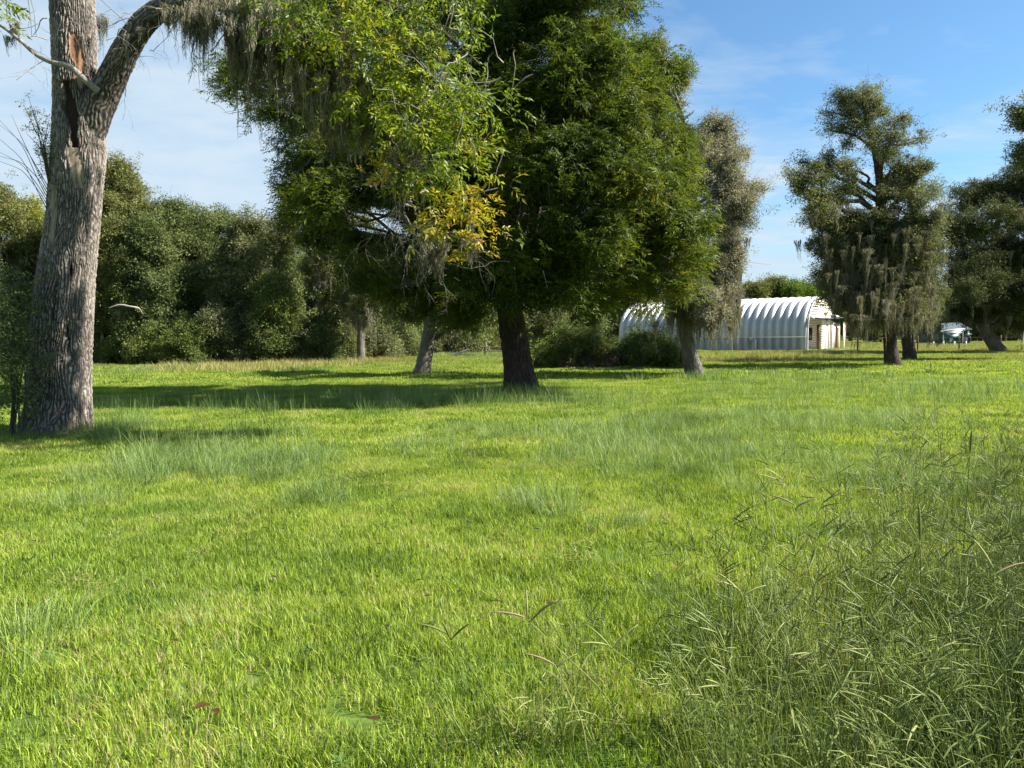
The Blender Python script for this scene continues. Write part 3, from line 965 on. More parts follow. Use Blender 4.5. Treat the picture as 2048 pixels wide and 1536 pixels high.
def build_tree(name, label, cat, base, trunk, lobes, leaf, nspray, lscale=1.0, bark='bark3', twigm='twig', moss=0, mlen=(0.6, 1.4), mw=1.0, group=None,
               trunk_res=(28, 60), sub=12, clump=0.42, mosslow=0.5, droop=0.0, limb_r=0.28, leafmix=None, twigs=2, core=0.35, flare=(0.14, 0.25), fuzzy=0.12, extra_moss=None, trunk_label=None, moss_floor=None, grow=1.0):
    """trunk: list of (xyz, radius); lobes: list of (xyz, (rx, ry, rz), weight)"""
    root = thing(name, base, label, cat, group)
    path = np.array([t[0] for t in trunk])
    rad = np.array([t[1] for t in trunk])
    tr, TX, TR = bark_surface('trunk', path, rad, root, bark, trunk_res[0], trunk_res[1], min(0.03, rad[0] * 0.07), max(0.03, rad[0] * 0.10), 3.2, flare=flare)
    if trunk_label:
        tr['label'] = trunk_label
    g = Geo()
    tips, tw, paths = [], [], []
    for (c, rr, w) in lobes:
        c, rr = np.array(c, float), np.array(rr, float) * grow
        # limb leaves the trunk somewhat below the lobe
        zt = c[2] - 0.45 * np.linalg.norm(c[:2] - TX[:, :2][np.argmin(abs(TX[:, 2] - c[2]))]) - 0.2
        i = int(np.argmin(abs(TX[:, 2] - zt)))
        i = max(i, int(len(TX) * 0.22))
        p0 = TX[i]
        lr = min(TR[i] * limb_r * 2, 0.02 + 0.035 * np.linalg.norm(c - p0) ** 0.9)
        limb = wobble(p0, c, 9, 0.16, 0.10)
        g.tube(limb, np.linspace(lr, lr * 0.3, 9), 6)
        ns = max(3, int(sub * w))
        for k in range(ns):
            u = unit(rng.normal(0, 1, 3))
            q = c + u * rr * (core + (1 - core) * rng.random() ** 0.5)
            q[2] -= droop * rng.random() * rr[2]
            s = limb[rng.integers(4, 9)]
            br = wobble(s, q, 6, 0.20, 0.06 - droop * 0.1)
            r1 = lr * 0.30
            g.tube(br, np.linspace(r1, 0.006, 6), 4)
            tips.append(q)
            paths.append(br)
            tw.append(w / ns)
            for m in range(twigs):
                e = q + rng.normal(0, 1, 3) * clump * 0.9
                g.tube(wobble(br[rng.integers(2, 5)], e, 4, 0.2), [r1 * 0.35 + 0.003, 0.006, 0.005, 0.003], 3)
    g.obj('branches', twigm, root, kind='stuff')
    tips, tw = np.array(tips), np.array(tw)
    tw = tw / tw.sum()
    tsc = rng.uniform(0.45, 1.5, len(tips))
    PA = np.array(paths)

    def leaves(nm, key, n, sel=None):
        pr_ = tw.copy()
        if sel is not None:
            pr_ = pr_ * sel
            pr_ /= pr_.sum()
        idx = rng.choice(len(tips), n, p=pr_)
        tt = 2.0 + 3.25 * rng.random(n) ** 0.6                       # leaves sit along the outer half of each branch
        i0 = np.minimum(tt.astype(int), 4)
        ft = (tt - i0)[:, None]
        on = PA[idx, i0] * (1 - ft) + PA[idx, i0 + 1] * ft
        dlt = rng.normal(0, 0.42, (n, 3)) * clump * tsc[idx][:, None]
        dlt[:, 2] *= 0.7
        pts = on + dlt
        fz = rng.random(n) < fuzzy
        pts[fz] += rng.normal(0, clump * 0.55, (fz.sum(), 3))
        s = rng.uniform(0.7, 1.25, n) * lscale
        return scatter(nm, key, pts, rand_rot(n, 0.55), s, root)
    if leafmix:
        for j, (key, frac, lim) in enumerate(leafmix):
            nz = vnoise(tips[:, 0] * 1.0 + 5 * j, tips[:, 2], 0.6, j)
            sel = np.clip((nz - lim) * 6, 0.02, 1)
            o = leaves('foliage', key, int(nspray * frac), sel)
    else:
        leaves('foliage', leaf, nspray)
    if moss:
        pr_ = tw * np.clip(1.2 - mosslow * (tips[:, 2] - tips[:, 2].min()) / (np.ptp(tips[:, 2]) + 0.01), 0.05, 2)
        idx = rng.choice(len(tips), moss, p=pr_ / pr_.sum())
        pts = tips[idx] + rng.normal(0, clump * 0.5, (moss, 3))
        L = rng.uniform(mlen[0], mlen[1], moss) * (0.5 + 0.8 * rng.random(moss))
        zf = (pts[:, 2] - pts[:, 2].min()) / (np.ptp(pts[:, 2]) + 0.01)
        L = L * (1.15 - 0.8 * zf)
        L = np.minimum(L, np.maximum(pts[:, 2] - 0.35, 0.15))
        wdt = mw * rng.uniform(0.6, 1.3, moss)
        rt = np.stack([rng.normal(0, 0.06, moss), rng.normal(0, 0.06, moss), rng.uniform(0, 6.28, moss)], 1)
        if extra_moss is not None:
            ep, el, ew = extra_moss
            pts = np.vstack([pts, ep])
            L = np.concatenate([L, el])
            wdt = np.concatenate([wdt, ew])
            rt = np.vstack([rt, np.stack([rng.normal(0, 0.04, len(ep)), rng.normal(0, 0.04, len(ep)), rng.uniform(0, 6.28, len(ep))], 1)])
        if moss_floor is not None:
            pr2 = proj(pts)
            lim = (moss_floor(pr2[:, 0]) + rng.normal(-14, 26, len(pts)) - pr2[:, 1]) * pr2[:, 2] / F
            L = np.minimum(L, np.maximum(lim, 0.12))
        scatter('hanging_moss', 'moss', pts, rt, np.stack([wdt, wdt, L], 1), root)
    return root


def px_lobes(L, D, spread, Dc=None, thick=0.75):
    """ellipses outlined in the photograph, given real depth and thickness. spread = function x -> half depth of the crown there"""
    res = []
    for i, e in enumerate(L):
        px, py, rx, ry = e[:4]
        dz = e[4] if len(e) > 4 else rng.uniform(-1, 1) * spread
        d = D + dz
        k = D / F
        res.append((P(px, py, d), (rx * k, max(rx, ry) * k * thick, ry * k), (rx * ry / 5000.0) ** 0.8 * (e[5] if len(e) > 5 else 1)))
    return res


def px_trunk(L, D):
    return [(P(x, y, D + (dd[0] if dd else 0)), w / 2 * D / F) for (x, y, w, *dd) in L]


# --- T1: the great tree at the left
root1 = thing('shade_tree', base1, 'huge old tree with rugged grey bark and torn wood scars, the nearest trunk', 'tree')
D1 = float(base1[1]) + 0.45
TL = [(111, 884, 158), (112, 862, 150), (116, 830, 136), (119, 790, 124), (121, 740, 121), (122, 690, 123), (124, 640, 123), (129, 590, 117), (135, 540, 111), (141, 490, 107),
      (147, 430, 105), (152, 370, 105), (157, 310, 107), (158, 260, 104), (154, 210, 92), (150, 150, 87), (148, 80, 88), (145, 0, 87), (143, -120, 82), (150, -300, 70), (170, -500, 50)]
t1 = [(q_, r_ * 0.90) for q_, r_ in px_trunk(TL, D1)]
SCARS = [('wood', 147, 68, 163, 148, 9), ('wood', 156, 150, 162, 172, 7), ('hole', 132, 165, 150, 290, 10), ('hole', 148, 200, 152, 262, 9), ('wood', 148, 285, 157, 372, 12),
         ('wood', 107, 372, 104, 498, 7), ('hole', 112, 375, 110, 470, 2.2), ('hole', 140, 528, 141, 556, 2.5), ('hole', 137, 640, 137, 700, 1.4), ('hole', 113, 560, 108, 640, 1.2)]
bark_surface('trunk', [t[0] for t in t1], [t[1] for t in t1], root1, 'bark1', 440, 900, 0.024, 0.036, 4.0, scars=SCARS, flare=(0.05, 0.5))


def limb_part(nm, L, D, root, mat, na=120, nr=220, depth=0.02, cell=0.034, stretch=3, lab=None):
    q = [(q_, r_ * 0.88) for q_, r_ in px_trunk(L, D)]
    return bark_surface(nm, [t[0] for t in q], [t[1] for t in q], root, mat, na, nr, depth, cell, stretch, lab=lab)


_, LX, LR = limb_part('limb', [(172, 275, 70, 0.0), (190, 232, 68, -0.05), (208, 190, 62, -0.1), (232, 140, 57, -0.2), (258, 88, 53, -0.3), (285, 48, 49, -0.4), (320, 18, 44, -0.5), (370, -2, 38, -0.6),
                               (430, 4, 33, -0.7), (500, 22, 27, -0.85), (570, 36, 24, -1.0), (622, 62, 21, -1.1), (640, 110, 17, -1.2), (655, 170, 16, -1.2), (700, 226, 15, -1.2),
                               (750, 262, 13, -1.2), (796, 298, 11, -1.2), (812, 360, 9, -1.2), (802, 425, 8, -1.2), (846, 488, 6, -1.2), (882, 560, 3, -1.2)], D1, root1, 'bark1_shade', 130, 460, 0.014, 0.036,
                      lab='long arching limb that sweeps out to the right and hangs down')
limb_part('limb', [(197, 182, 15, -0.5), (170, 160, 13, -0.62), (140, 131, 11, -0.7), (105, 126, 10, -0.7), (75, 112, 9, -0.6), (45, 85, 8, -0.5), (15, 60, 7, -0.4), (-30, 30, 5, -0.3)], D1, root1, 'twig', 10, 60, 0.004,
          lab='bare thin limb crossing the trunk to the left')
limb_part('limb', [(560, 30, 20, -1.0), (680, -20, 17, -1.2), (800, 20, 13, -1.3), (880, 60, 10, -1.4), (960, 130, 5, -1.5)], D1, root1, 'bark2', 12, 60, 0.006)
limb_part('limb', [(700, -18, 12, -1.2), (760, 60, 9, -1.5), (860, 150, 6, -1.7), (940, 250, 4, -1.8)], D1, root1, 'bark2', 10, 50, 0.004)

g = Geo()
kD = D1 / F
# bare grey twigs, forked
def forked(g, p0, d, L, r, depth, val=None, droop=0.0):
    d = unit(d)
    n = 5
    pts = [np.array(p0)]
    for i in range(n):
        d = unit(d + rng.normal(0, 0.22, 3) + np.array([0, 0, -droop]))
        pts.append(pts[-1] + d * L / n)
    g.tube(pts, np.linspace(r, r * 0.55, n + 1), 4 if r > 0.006 else 3, val)
    if depth > 0:
        for k in range(rng.integers(2, 4)):
            i = rng.integers(2, n + 1)
            forked(g, pts[i], d + rng.normal(0, 0.6, 3), L * rng.uniform(0.45, 0.75), r * 0.5, depth - 1, val, droop)


bough_tips = []
twig_from = [(300, 60), (330, 30), (360, 25), (250, 90), (270, 70), (400, 25), (560, 50), (620, 90), (640, 150), (700, 230), (760, 270), (800, 300), (812, 360), (805, 420), (840, 480), (420, 30), (480, 40)]
for (x, y) in twig_from:
    for _ in range(2):
        p0 = P(x + rng.uniform(-8, 8), y + rng.uniform(-8, 8), D1 - (0.4 if x < 330 else 0.8 if x < 520 else 1.2))
        forked(g, p0, np.array([rng.normal(0.1, 0.7), rng.normal(-0.2, 0.6), rng.uniform(-1.2, 0.3)]), rng.uniform(0.5, 1.1), rng.uniform(0.006, 0.012), 3, None, 0.12)
for (x, y) in [(60, 95), (20, 60), (90, 120), (120, 30), (200, 60), (180, 90)]:
    for _ in range(2):
        forked(g, P(x, y, D1 - 0.6), np.array([rng.normal(0, 0.8), rng.normal(0, 0.4), rng.uniform(-0.8, 0.8)]), rng.uniform(0.3, 0.7), 0.006, 2, None, 0.08)
for (x, y) in [(800, 400), (830, 450), (850, 480), (880, 520), (900, 470), (780, 440)]:
    for _ in range(2):
        forked(g, P(x, y, D1 - 1.3), np.array([rng.normal(0, 0.9), rng.normal(-0.2, 0.5), rng.uniform(-1.0, 0.3)]), rng.uniform(0.4, 0.8), 0.006, 2, None, 0.08)
BL = [(560, 20, 90, 40), (650, 40, 80, 50), (740, 40, 90, 60), (840, 50, 90, 70), (930, 60, 40, 60), (700, 110, 70, 50), (790, 130, 90, 60), (880, 150, 80, 70), (940, 190, 45, 60),
      (820, 220, 90, 60), (900, 270, 75, 60), (730, 200, 60, 50), (850, 330, 60, 50), (940, 320, 45, 40), (1000, 235, 28, 22), (770, 270, 50, 40), (890, 210, 60, 60), (640, 90, 50, 40),
      (760, -40, 200, 40)]
YL = [(935, 395, 60, 45), (900, 430, 60, 40), (940, 470, 40, 30), (780, 345, 40, 60), (870, 390, 40, 40), (750, 90, 60, 40), (600, 110, 40, 30), (790, 270, 40, 40), (930, 280, 40, 30)]


def bough_leaves(L, key, dens, nm):
    P_, g2 = [], g
    for (x, y, rx, ry) in L:
        n = int(rx * ry * dens)
        nt_ = max(3, int(rx * ry / 420))
        cs = []
        for k in range(nt_):
            a, q = rng.uniform(0, 6.28), rng.random() ** 0.5
            c = P(x + rx * q * math.cos(a), y + ry * q * math.sin(a), D1 - 1.8 + rng.normal(0, 0.55))
            cs.append(c)
            i = np.argmin(np.linalg.norm(LX - c, axis=1))
            far = np.linalg.norm(LX[i] - c)
            s = LX[i] if far < 1.4 else c + rng.normal(0, 0.35, 3) + np.array([0, 0, 0.4])
            g2.tube(wobble(s, c, 6, 0.18, 0.08), np.linspace(0.012, 0.003, 6), 3)
        cs = np.array(cs)
        id_ = rng.integers(0, nt_, n)
        P_.append(cs[id_] + rng.normal(0, 0.14, (n, 3)))
    P_ = np.vstack(P_)
    o = scatter(nm, key, P_, rand_rot(len(P_), 0.6), rng.uniform(0.65, 1.1, len(P_)), root1)
    return o


bough_leaves(BL, 'bough', 0.0105, 'foliage')['label'] = 'bright green sunlit leaves on the long limb'
bough_leaves(YL, 'yellow', 0.010, 'foliage')['label'] = 'yellow and orange autumn leaves at the low end of the limb'
bough_leaves([(30, 15, 40, 30), (20, 50, 20, 14), (70, 75, 8, 6)], 'bough', 0.010, 'foliage')['label'] = 'few pale green leaves on the left twigs'
g.obj('twigs', 'twig', root1, kind='stuff')
mp_, ml_, mw_ = [], [], []
for (x0, x1, y, l0, l1, n, w) in [(355, 430, 25, 0.5, 1.15, 26, 0.7), (455, 600, 25, 0.9, 1.75, 75, 1.0), (480, 530, 40, 1.4, 1.9, 16, 0.8), (590, 690, 80, 0.6, 1.5, 34, 0.9), (640, 720, 180, 0.5, 0.9, 16, 0.8),
                              (670, 760, 245, 0.3, 0.6, 22, 0.9), (760, 830, 300, 0.3, 0.8, 16, 0.7), (840, 885, 490, 0.5, 0.75, 12, 0.8), (915, 950, 470, 0.3, 0.6, 7, 0.6), (240, 300, 60, 0.3, 0.6, 6, 0.4),
                              (10, 40, 60, 0.3, 0.6, 4, 0.5), (195, 215, 40, 0.4, 0.8, 4, 0.35), (330, 350, 30, 0.2, 0.5, 6, 0.6), (810, 850, 340, 0.5, 1.0, 10, 0.6), (680, 900, 90, 0.5, 1.1, 34, 0.6), (590, 700, 150, 0.5, 1.2, 36, 0.8), (640, 740, 260, 0.3, 0.7, 14, 0.7), (820, 950, 200, 0.4, 0.8, 14, 0.5)]:
    for k in range(int(n * 1.8)):
        mp_.append(P(rng.uniform(x0, x1), y + rng.normal(0, 14), D1 - (0.4 if x0 < 330 else 1.0) + rng.normal(0, 0.25)))
        ml_.append(rng.uniform(l0, l1) * rng.uniform(0.7, 1.25))
        mw_.append(w * rng.uniform(0.6, 1.2))
mp_ = np.array(mp_)
scatter('hanging_moss', 'moss', mp_, np.stack([rng.normal(0, 0.08, len(mp_)), rng.normal(0.02, 0.08, len(mp_)), rng.uniform(0, 6.28, len(mp_))], 1), np.stack([mw_, mw_, ml_], 1), root1)
# its crown above the picture
lob = [((base1[0] + rng.uniform(-4, 1.5), base1[1] + rng.uniform(-1, 3), rng.uniform(9.2, 13)), (1.6, 1.6, 1.1), 1) for _ in range(8)]
g = Geo()
cp = []
for (c, rr, w) in lob:
    c = np.array(c)
    g.tube(wobble(t1[-3][0], c, 8, 0.15, 0.1), np.linspace(0.12, 0.03, 8), 6)
    for k in range(14):
        q = c + unit(rng.normal(0, 1, 3)) * np.array(rr) * rng.uniform(0.4, 1)
        g.tube(wobble(c, q, 5, 0.2), np.linspace(0.03, 0.005, 5), 4)
        cp.append(q + rng.normal(0, 0.35, (14, 3)))
g.obj('upper_branches', 'limb', root1, kind='stuff')
cp = np.vstack(cp)
scatter('crown', 'bough', cp, rand_rot(len(cp), 0.6), rng.uniform(0.8, 1.3, len(cp)), root1)

# shoots growing from the trunk, left side
sh = thing('trunk_shoots', P(98, 390, D1 - 0.3), 'upright leafy shoots sprouting from the left flank of the great trunk', 'shoots')
g = Geo()
lp = []
for k in range(9):
    e = (rng.uniform(45, 108), rng.uniform(160, 300))
    pts = np.array([P(100, 360 + rng.uniform(-10, 25), D1 - 0.25), P(88 + rng.uniform(-6, 6), 300, D1 - 0.4), P((88 + e[0]) / 2, (300 + e[1]) / 2, D1 - 0.5), P(e[0], e[1], D1 - 0.5)])
    X, r_ = smooth_path(pts, [0.008, 0.006, 0.005, 0.002], 10)
    g.tube(X, r_, 4)
    for q in range(9):
        lp.append(X[rng.integers(3, 10)] + rng.normal(0, 0.05, 3))
for k in range(7):
    y0 = 350 + k * 8
    ex, ey = rng.uniform(-15, 25), rng.uniform(230, 410)
    X, r_ = smooth_path([P(100, y0 + 30, D1 - 0.25), P(80, y0 - 5, D1 - 0.4), P(45, (y0 + ey) / 2 - 15, D1 - 0.5), P(ex, ey, D1 - 0.6)], [0.007, 0.006, 0.004, 0.002], 12)
    g.tube(X, r_, 4)
g.obj('stems', 'limb', sh, kind='stuff')
lp = np.array(lp)
scatter('foliage', 'oak_small', lp, rand_rot(len(lp), 0.6), rng.uniform(0.3, 0.55, len(lp)), sh)

# --- T2: the big dark-trunked pecan in the middle
D2 = float(base2[1])
T2 = px_trunk([(1046, 800, 84), (1044, 780, 70), (1038, 740, 58), (1032, 700, 54), (1024, 650, 52), (1018, 600, 48), (1014, 520, 42), (1022, 420, 36), (1032, 320, 31), (1034, 220, 26), (1030, 120, 22),
               (1025, 0, 18), (1015, -150, 12), (1010, -300, 6)], D2)
L2 = [(490, 150, 60, 45), (470, 130, 40, 30), (560, 240, 55, 50), (590, 340, 70, 55), (580, 400, 50, 40), (660, 400, 80, 45), (640, 470, 80, 40), (740, 500, 90, 45), (800, 560, 90, 45), (860, 600, 75, 32),
      (930, 615, 70, 30), (690, 250, 100, 80), (790, 340, 90, 70), (850, 450, 90, 55), (890, 540, 90, 50), (640, 160, 90, 60), (780, 170, 100, 80), (900, 250, 90, 90),
      (620, 300, 70, 60), (700, 540, 50, 28), (770, 575, 45, 25), (960, 570, 80, 45),
      (990, 80, 90, 90), (980, 250, 90, 70), (960, 380, 100, 70), (980, 500, 90, 50, -2.8), (1060, 590, 90, 35, -3.2), (1040, 510, 90, 50, -3.5),
      (1130, 40, 100, 70), (1220, 90, 60, 70), (1340, 150, 34, 40), (1180, 180, 100, 55), (1280, 190, 80, 60), (1110, 230, 90, 60), (1300, 270, 90, 60), (1190, 320, 100, 60), (1340, 330, 70, 60),
      (1110, 400, 100, 60), (1250, 420, 100, 60), (1370, 420, 60, 55), (1180, 500, 110, 55), (1310, 510, 90, 55), (1370, 480, 40, 45), (1120, 560, 80, 45, -3), (1230, 570, 90, 40), (1325, 565, 50, 32),
      (1190, 610, 50, 20, -1.5), (1290, 600, 40, 20), (1060, 330, 80, 60, -3.5), (1150, 470, 90, 50, -4), (1250, 330, 90, 60, -3.8), (1150, 110, 90, 60, -3.5),
      (1050, -70, 170, 60), (850, -40, 140, 70), (1170, -50, 90, 60), (700, 20, 100, 70), (950, -150, 200, 70), (1355, 555, 35, 28), (1365, 250, 28, 40), (1255, 25, 30, 40), (455, 175, 20, 20), (1385, 430, 26, 50), (1385, 520, 26, 40), (1330, 450, 60, 55, -2), (1355, 330, 40, 50), (1290, 120, 40, 50), (1240, 160, 60, 60), (1150, 330, 80, 60, -4), (1230, 230, 80, 60, -3.5), (1010, 60, 70, 60, -2.5, 1.4), (1050, 180, 70, 55, -3, 1.4), (970, 170, 60, 55, -2, 1.3), (1020, 300, 70, 50, -3, 1.2), (1090, 10, 70, 60, -2, 1.3), (900, 20, 80, 60, 1), (980, -20, 80, 60, -1)]
tree2 = build_tree('pecan_tree', 'broad dark pecan with a shade-darkened trunk and dense drooping leaves, centre of the field', 'tree', base2, T2, px_lobes(L2, D2, 3.4), 'pecan', 26000, 1.0, 'bark2', 'limb',
                   moss=14, mlen=(0.5, 1.0), mw=0.9, sub=16, clump=0.40, droop=0.12, grow=0.92, trunk_res=(120, 260), mosslow=0.9, fuzzy=0.06, flare=(0.22, 0.35),
                   extra_moss=(np.array([P(1192, 618, D2 - 1), P(1200, 615, D2 - 0.9), P(1188, 630, D2 - 1), P(935, 640, D2 + 1), P(895, 660, D2 + 1), P(900, 650, D2 + 1)]), np.array([1.5, 1.2, 1.0, 0.8, 0.7, 0.6]), np.array([0.5, 0.5, 0.6, 0.6, 0.6, 0.7])))

# --- T3: leaning grey trunk behind
b3 = G(845, 750)
D3 = float(b3[1])
L3 = [(800, 600, 70, 40), (880, 560, 80, 50), (930, 620, 70, 35), (860, 500, 80, 50), (760, 540, 60, 40), (950, 560, 60, 40), (900, 440, 80, 50), (1000, 620, 50, 30)]
build_tree('leaning_oak', 'smaller grey trunk leaning right, half hidden under the dark pecan leaves', 'tree', b3, px_trunk([(843, 758, 38), (846, 735, 31), (853, 700, 28), (862, 650, 26), (878, 590, 22), (890, 500, 16), (900, 420, 8)], D3),
           px_lobes(L3, D3, 2.2), 'oak', 2600, 1.15, 'bark3', 'limb', moss=60, mlen=(0.6, 1.5), mw=1.1, sub=9, clump=0.5, mosslow=0.9)

# --- T4: slim pale trunk hung with moss, by the wood
b4 = G(722, 723)
D4 = float(b4[1])
L4 = [(640, 520, 70, 45), (700, 500, 70, 45), (580, 420, 45, 35), (620, 450, 50, 40), (730, 570, 55, 40), (660, 580, 60, 35), (760, 620, 45, 30), (560, 470, 30, 28), (690, 430, 60, 40), (770, 540, 60, 40)]
build_tree('mossy_oak', 'slim pale trunk with moss curtains standing just before the wood', 'tree', b4, px_trunk([(722, 727, 19), (722, 700, 15), (721, 650, 14), (712, 590, 13), (690, 520, 10), (680, 440, 6)], D4),
           px_lobes(L4, D4, 2.6), 'olive', 2200, 1.3, 'bark3', 'twig', moss=260, mlen=(1.0, 2.4), mw=2.0, sub=9, clump=0.65, mosslow=0.9)

# --- T5: leaning moss-laden tree before the building
b5 = G(1392, 752)
D5 = float(b5[1])
L5 = [(1430, 260, 30, 22), (1465, 350, 48, 45), (1500, 400, 28, 40), (1450, 300, 48, 45), (1470, 390, 42, 45), (1490, 430, 28, 35), (1440, 450, 50, 50), (1400, 380, 60, 50), (1450, 520, 32, 40), (1400, 550, 60, 45), (1420, 610, 45, 35), (1345, 610, 36, 22), (1380, 300, 50, 50),
      (1340, 200, 40, 50), (1312, 95, 17, 16), (1300, 140, 25, 30), (1360, 480, 50, 50), (1440, 580, 35, 35), (1430, 280, 30, 20), (1380, 640, 30, 20)]
em = [P(rng.uniform(1335, 1478), rng.uniform(480, 625), D5 + rng.normal(0, 0.7)) for _ in range(460)]
build_tree('mossy_oak', 'leaning tree smothered in grey-tan moss, in front of the arched metal building', 'tree', b5,
           px_trunk([(1393, 760, 44), (1387, 742, 36), (1378, 700, 29), (1370, 660, 26), (1362, 620, 24), (1362, 560, 20), (1375, 480, 17), (1390, 400, 13), (1380, 280, 9), (1340, 160, 6), (1315, 100, 3)], D5),
           px_lobes(L5, D5, 1.8), 'grey_small', 6000, 1.15, 'bark3', 'twig', moss=240, mlen=(0.6, 1.5), mw=1.15, sub=12, clump=0.42, mosslow=0.8, twigs=4,
           extra_moss=(np.array(em), rng.uniform(0.8, 2.3, 460), rng.uniform(0.6, 1.4, 460)))

# --- T6: tall ragged oak to the right
b6 = G(1786, 733)
D6 = float(b6[1])
L6 = [(1715, 235, 45, 38, 0, 0.6), (1688, 192, 30, 16, 0, 0.6), (1745, 225, 45, 28, 0, 0.55), (1740, 260, 50, 26, 0, 0.6), (1700, 270, 30, 22, 0, 0.6), (1780, 285, 28, 20), (1662, 262, 22, 8, 0, 0.4), (1835, 280, 22, 9, 0, 0.4), (1720, 200, 40, 22),
      (1612, 345, 30, 24), (1655, 335, 30, 20), (1630, 390, 40, 36), (1680, 380, 40, 32), (1690, 335, 22, 14), (1790, 335, 40, 26), (1835, 365, 34, 32), (1790, 390, 45, 32), (1850, 410, 30, 36),
      (1640, 440, 36, 30), (1700, 440, 50, 34), (1770, 450, 50, 36), (1830, 450, 45, 36), (1670, 500, 46, 34), (1730, 510, 55, 40), (1800, 510, 60, 44), (1855, 500, 30, 45), (1650, 550, 36, 26),
      (1700, 560, 55, 36), (1770, 570, 55, 40), (1835, 575, 40, 44), (1680, 595, 40, 24), (1800, 620, 50, 30), (1850, 620, 26, 30), (1725, 610, 40, 26),
      (1742, 182, 14, 12, 0, 0.5), (1672, 188, 16, 8, 0, 0.5), (1798, 245, 16, 10, 0, 0.6), (1655, 225, 14, 8, 0, 0.5), (1598, 325, 14, 10, 0, 0.6), (1868, 380, 16, 14, 0, 0.7),
      (1655, 470, 36, 30, 0, 1.6), (1700, 500, 50, 34, -1, 1.6), (1760, 530, 60, 40, -1, 1.6), (1830, 540, 45, 44, 0, 1.6), (1690, 570, 45, 30, -1, 1.5), (1780, 600, 60, 34, -1, 1.5), (1850, 470, 30, 40, 0, 1.3), (1740, 460, 60, 36, -1, 1.4)]
em = [P(1760 + 125 * rng.uniform(-1, 1) * rng.random() ** 0.35, 640 - 170 * rng.random() ** 1.4, D6 + rng.normal(-0.2, 1.5)) for _ in range(620)]
el = rng.uniform(0.5, 3.0, 620) * rng.uniform(0.7, 1.1, 620)
build_tree('mossy_oak', 'tall ragged oak with long moss beards to the right of the metal building', 'tree', b6,
           px_trunk([(1788, 742, 38), (1785, 725, 29), (1780, 690, 25), (1778, 640, 24), (1776, 560, 24), (1770, 480, 21), (1762, 420, 19), (1760, 360, 16), (1752, 310, 12), (1738, 260, 8), (1725, 205, 4)], D6),
           px_lobes(L6, D6, 2.0), 'oak2_small', 13500, 0.95, 'bark2', 'limb', moss=420, mlen=(0.6, 1.7), mw=1.1, sub=26, clump=0.40, mosslow=1.05, twigs=3, fuzzy=0.22, core=0.1, grow=1.22, moss_floor=floor6, extra_moss=(np.array(em), el, rng.uniform(0.35, 1.5, 620)))
b6b = G(1820, 722)
D6b = float(b6b[1])
build_tree('mossy_oak', 'second mossy trunk standing close behind the tall ragged oak', 'tree', b6b,
           px_trunk([(1820, 727, 28), (1818, 700, 23), (1812, 650, 25), (1815, 590, 20), (1830, 500, 14), (1835, 440, 6)], D6b),
           px_lobes([(1850, 590, 35, 35), (1840, 540, 40, 36), (1860, 640, 26, 22), (1820, 600, 40, 30), (1810, 480, 40, 40)], D6b, 1.5), 'oak2', 1100, 1.0, 'bark2', 'limb', moss=140, mlen=(1.0, 2.4), mw=1.6,
           sub=9, clump=0.5, mosslow=0.8)

# --- T7: dark oak far right, leaning trunk
b7 = G(2000, 704)
D7 = float(b7[1])
L7 = [(1925, 400, 34, 26), (1960, 390, 50, 30), (2010, 395, 50, 34), (1920, 450, 36, 40), (1975, 450, 55, 45), (2040, 440, 50, 45), (1930, 520, 36, 40), (1990, 520, 55, 45), (2050, 520, 50, 45), (1925, 580, 30, 30),
      (1975, 590, 45, 34), (2030, 590, 50, 40), (2090, 480, 60, 60), (2100, 580, 50, 60), (1945, 625, 36, 24, -1.5, 1.6), (2030, 640, 45, 24, 0, 1.4), (2000, 370, 40, 16), (1915, 560, 34, 40, 0, 1.5), (1975, 600, 45, 30, -2, 1.6), (1900, 480, 24, 40), (2040, 380, 50, 30, 0, 1.3), (2030, 500, 60, 50, -1, 1.3), (2050, 640, 50, 26, -1, 1.3), (1910, 620, 34, 26, -1, 1.3), (2060, 350, 50, 30), (2030, 580, 50, 40, -1.5, 1.4), (1960, 545, 50, 36, -2, 1.3)]
build_tree('live_oak', 'dark spreading oak on a pale slanting trunk beyond the wire fence', 'tree', b7,
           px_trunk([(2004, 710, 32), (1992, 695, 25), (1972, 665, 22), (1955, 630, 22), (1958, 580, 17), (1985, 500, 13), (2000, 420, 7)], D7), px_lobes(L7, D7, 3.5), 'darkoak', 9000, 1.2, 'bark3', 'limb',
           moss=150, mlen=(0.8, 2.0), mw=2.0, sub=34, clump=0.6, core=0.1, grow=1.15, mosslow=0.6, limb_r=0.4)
g = Geo()

# --- T8: tree mostly outside the right edge
T8x = P(2330, 700, 37)
base8 = np.array([T8x[0], 37.0, 0])
lob8 = [(P(2045, 235, 37), (0.75, 0.9, 0.8), 0.8), (P(2050, 300, 37), (0.9, 0.9, 0.6), 0.8), (P(2100, 330, 37.5), (1.2, 1.2, 0.7), 1), (P(2110, 220, 36.5), (1.2, 1.3, 1.1), 1.2), (P(2200, 150, 37), (1.9, 1.8, 1.4), 1.5),
        (P(2320, 100, 37), (2.2, 2.2, 1.6), 1.8), (P(2250, 280, 38), (2, 2, 1.2), 1.4), (P(2380, 250, 36.5), (2, 2, 1.4), 1.5), (P(2300, 350, 37), (1.8, 2, 1.2), 1.4)]
build_tree('live_oak', 'oak whose leafy branch ends just reach into the right edge of the view', 'tree', base8, [(base8, 0.5), (base8 + [0, 0, 2], 0.38), (base8 + [-0.3, 0, 5], 0.3), (base8 + [-0.3, 0.2, 9], 0.2), (base8 + [0, 0, 12], 0.08)],
           lob8, 'oak2', 3600, 1.1, 'bark3', 'limb', moss=30, sub=22, clump=0.42, fuzzy=0.15, core=0.1)


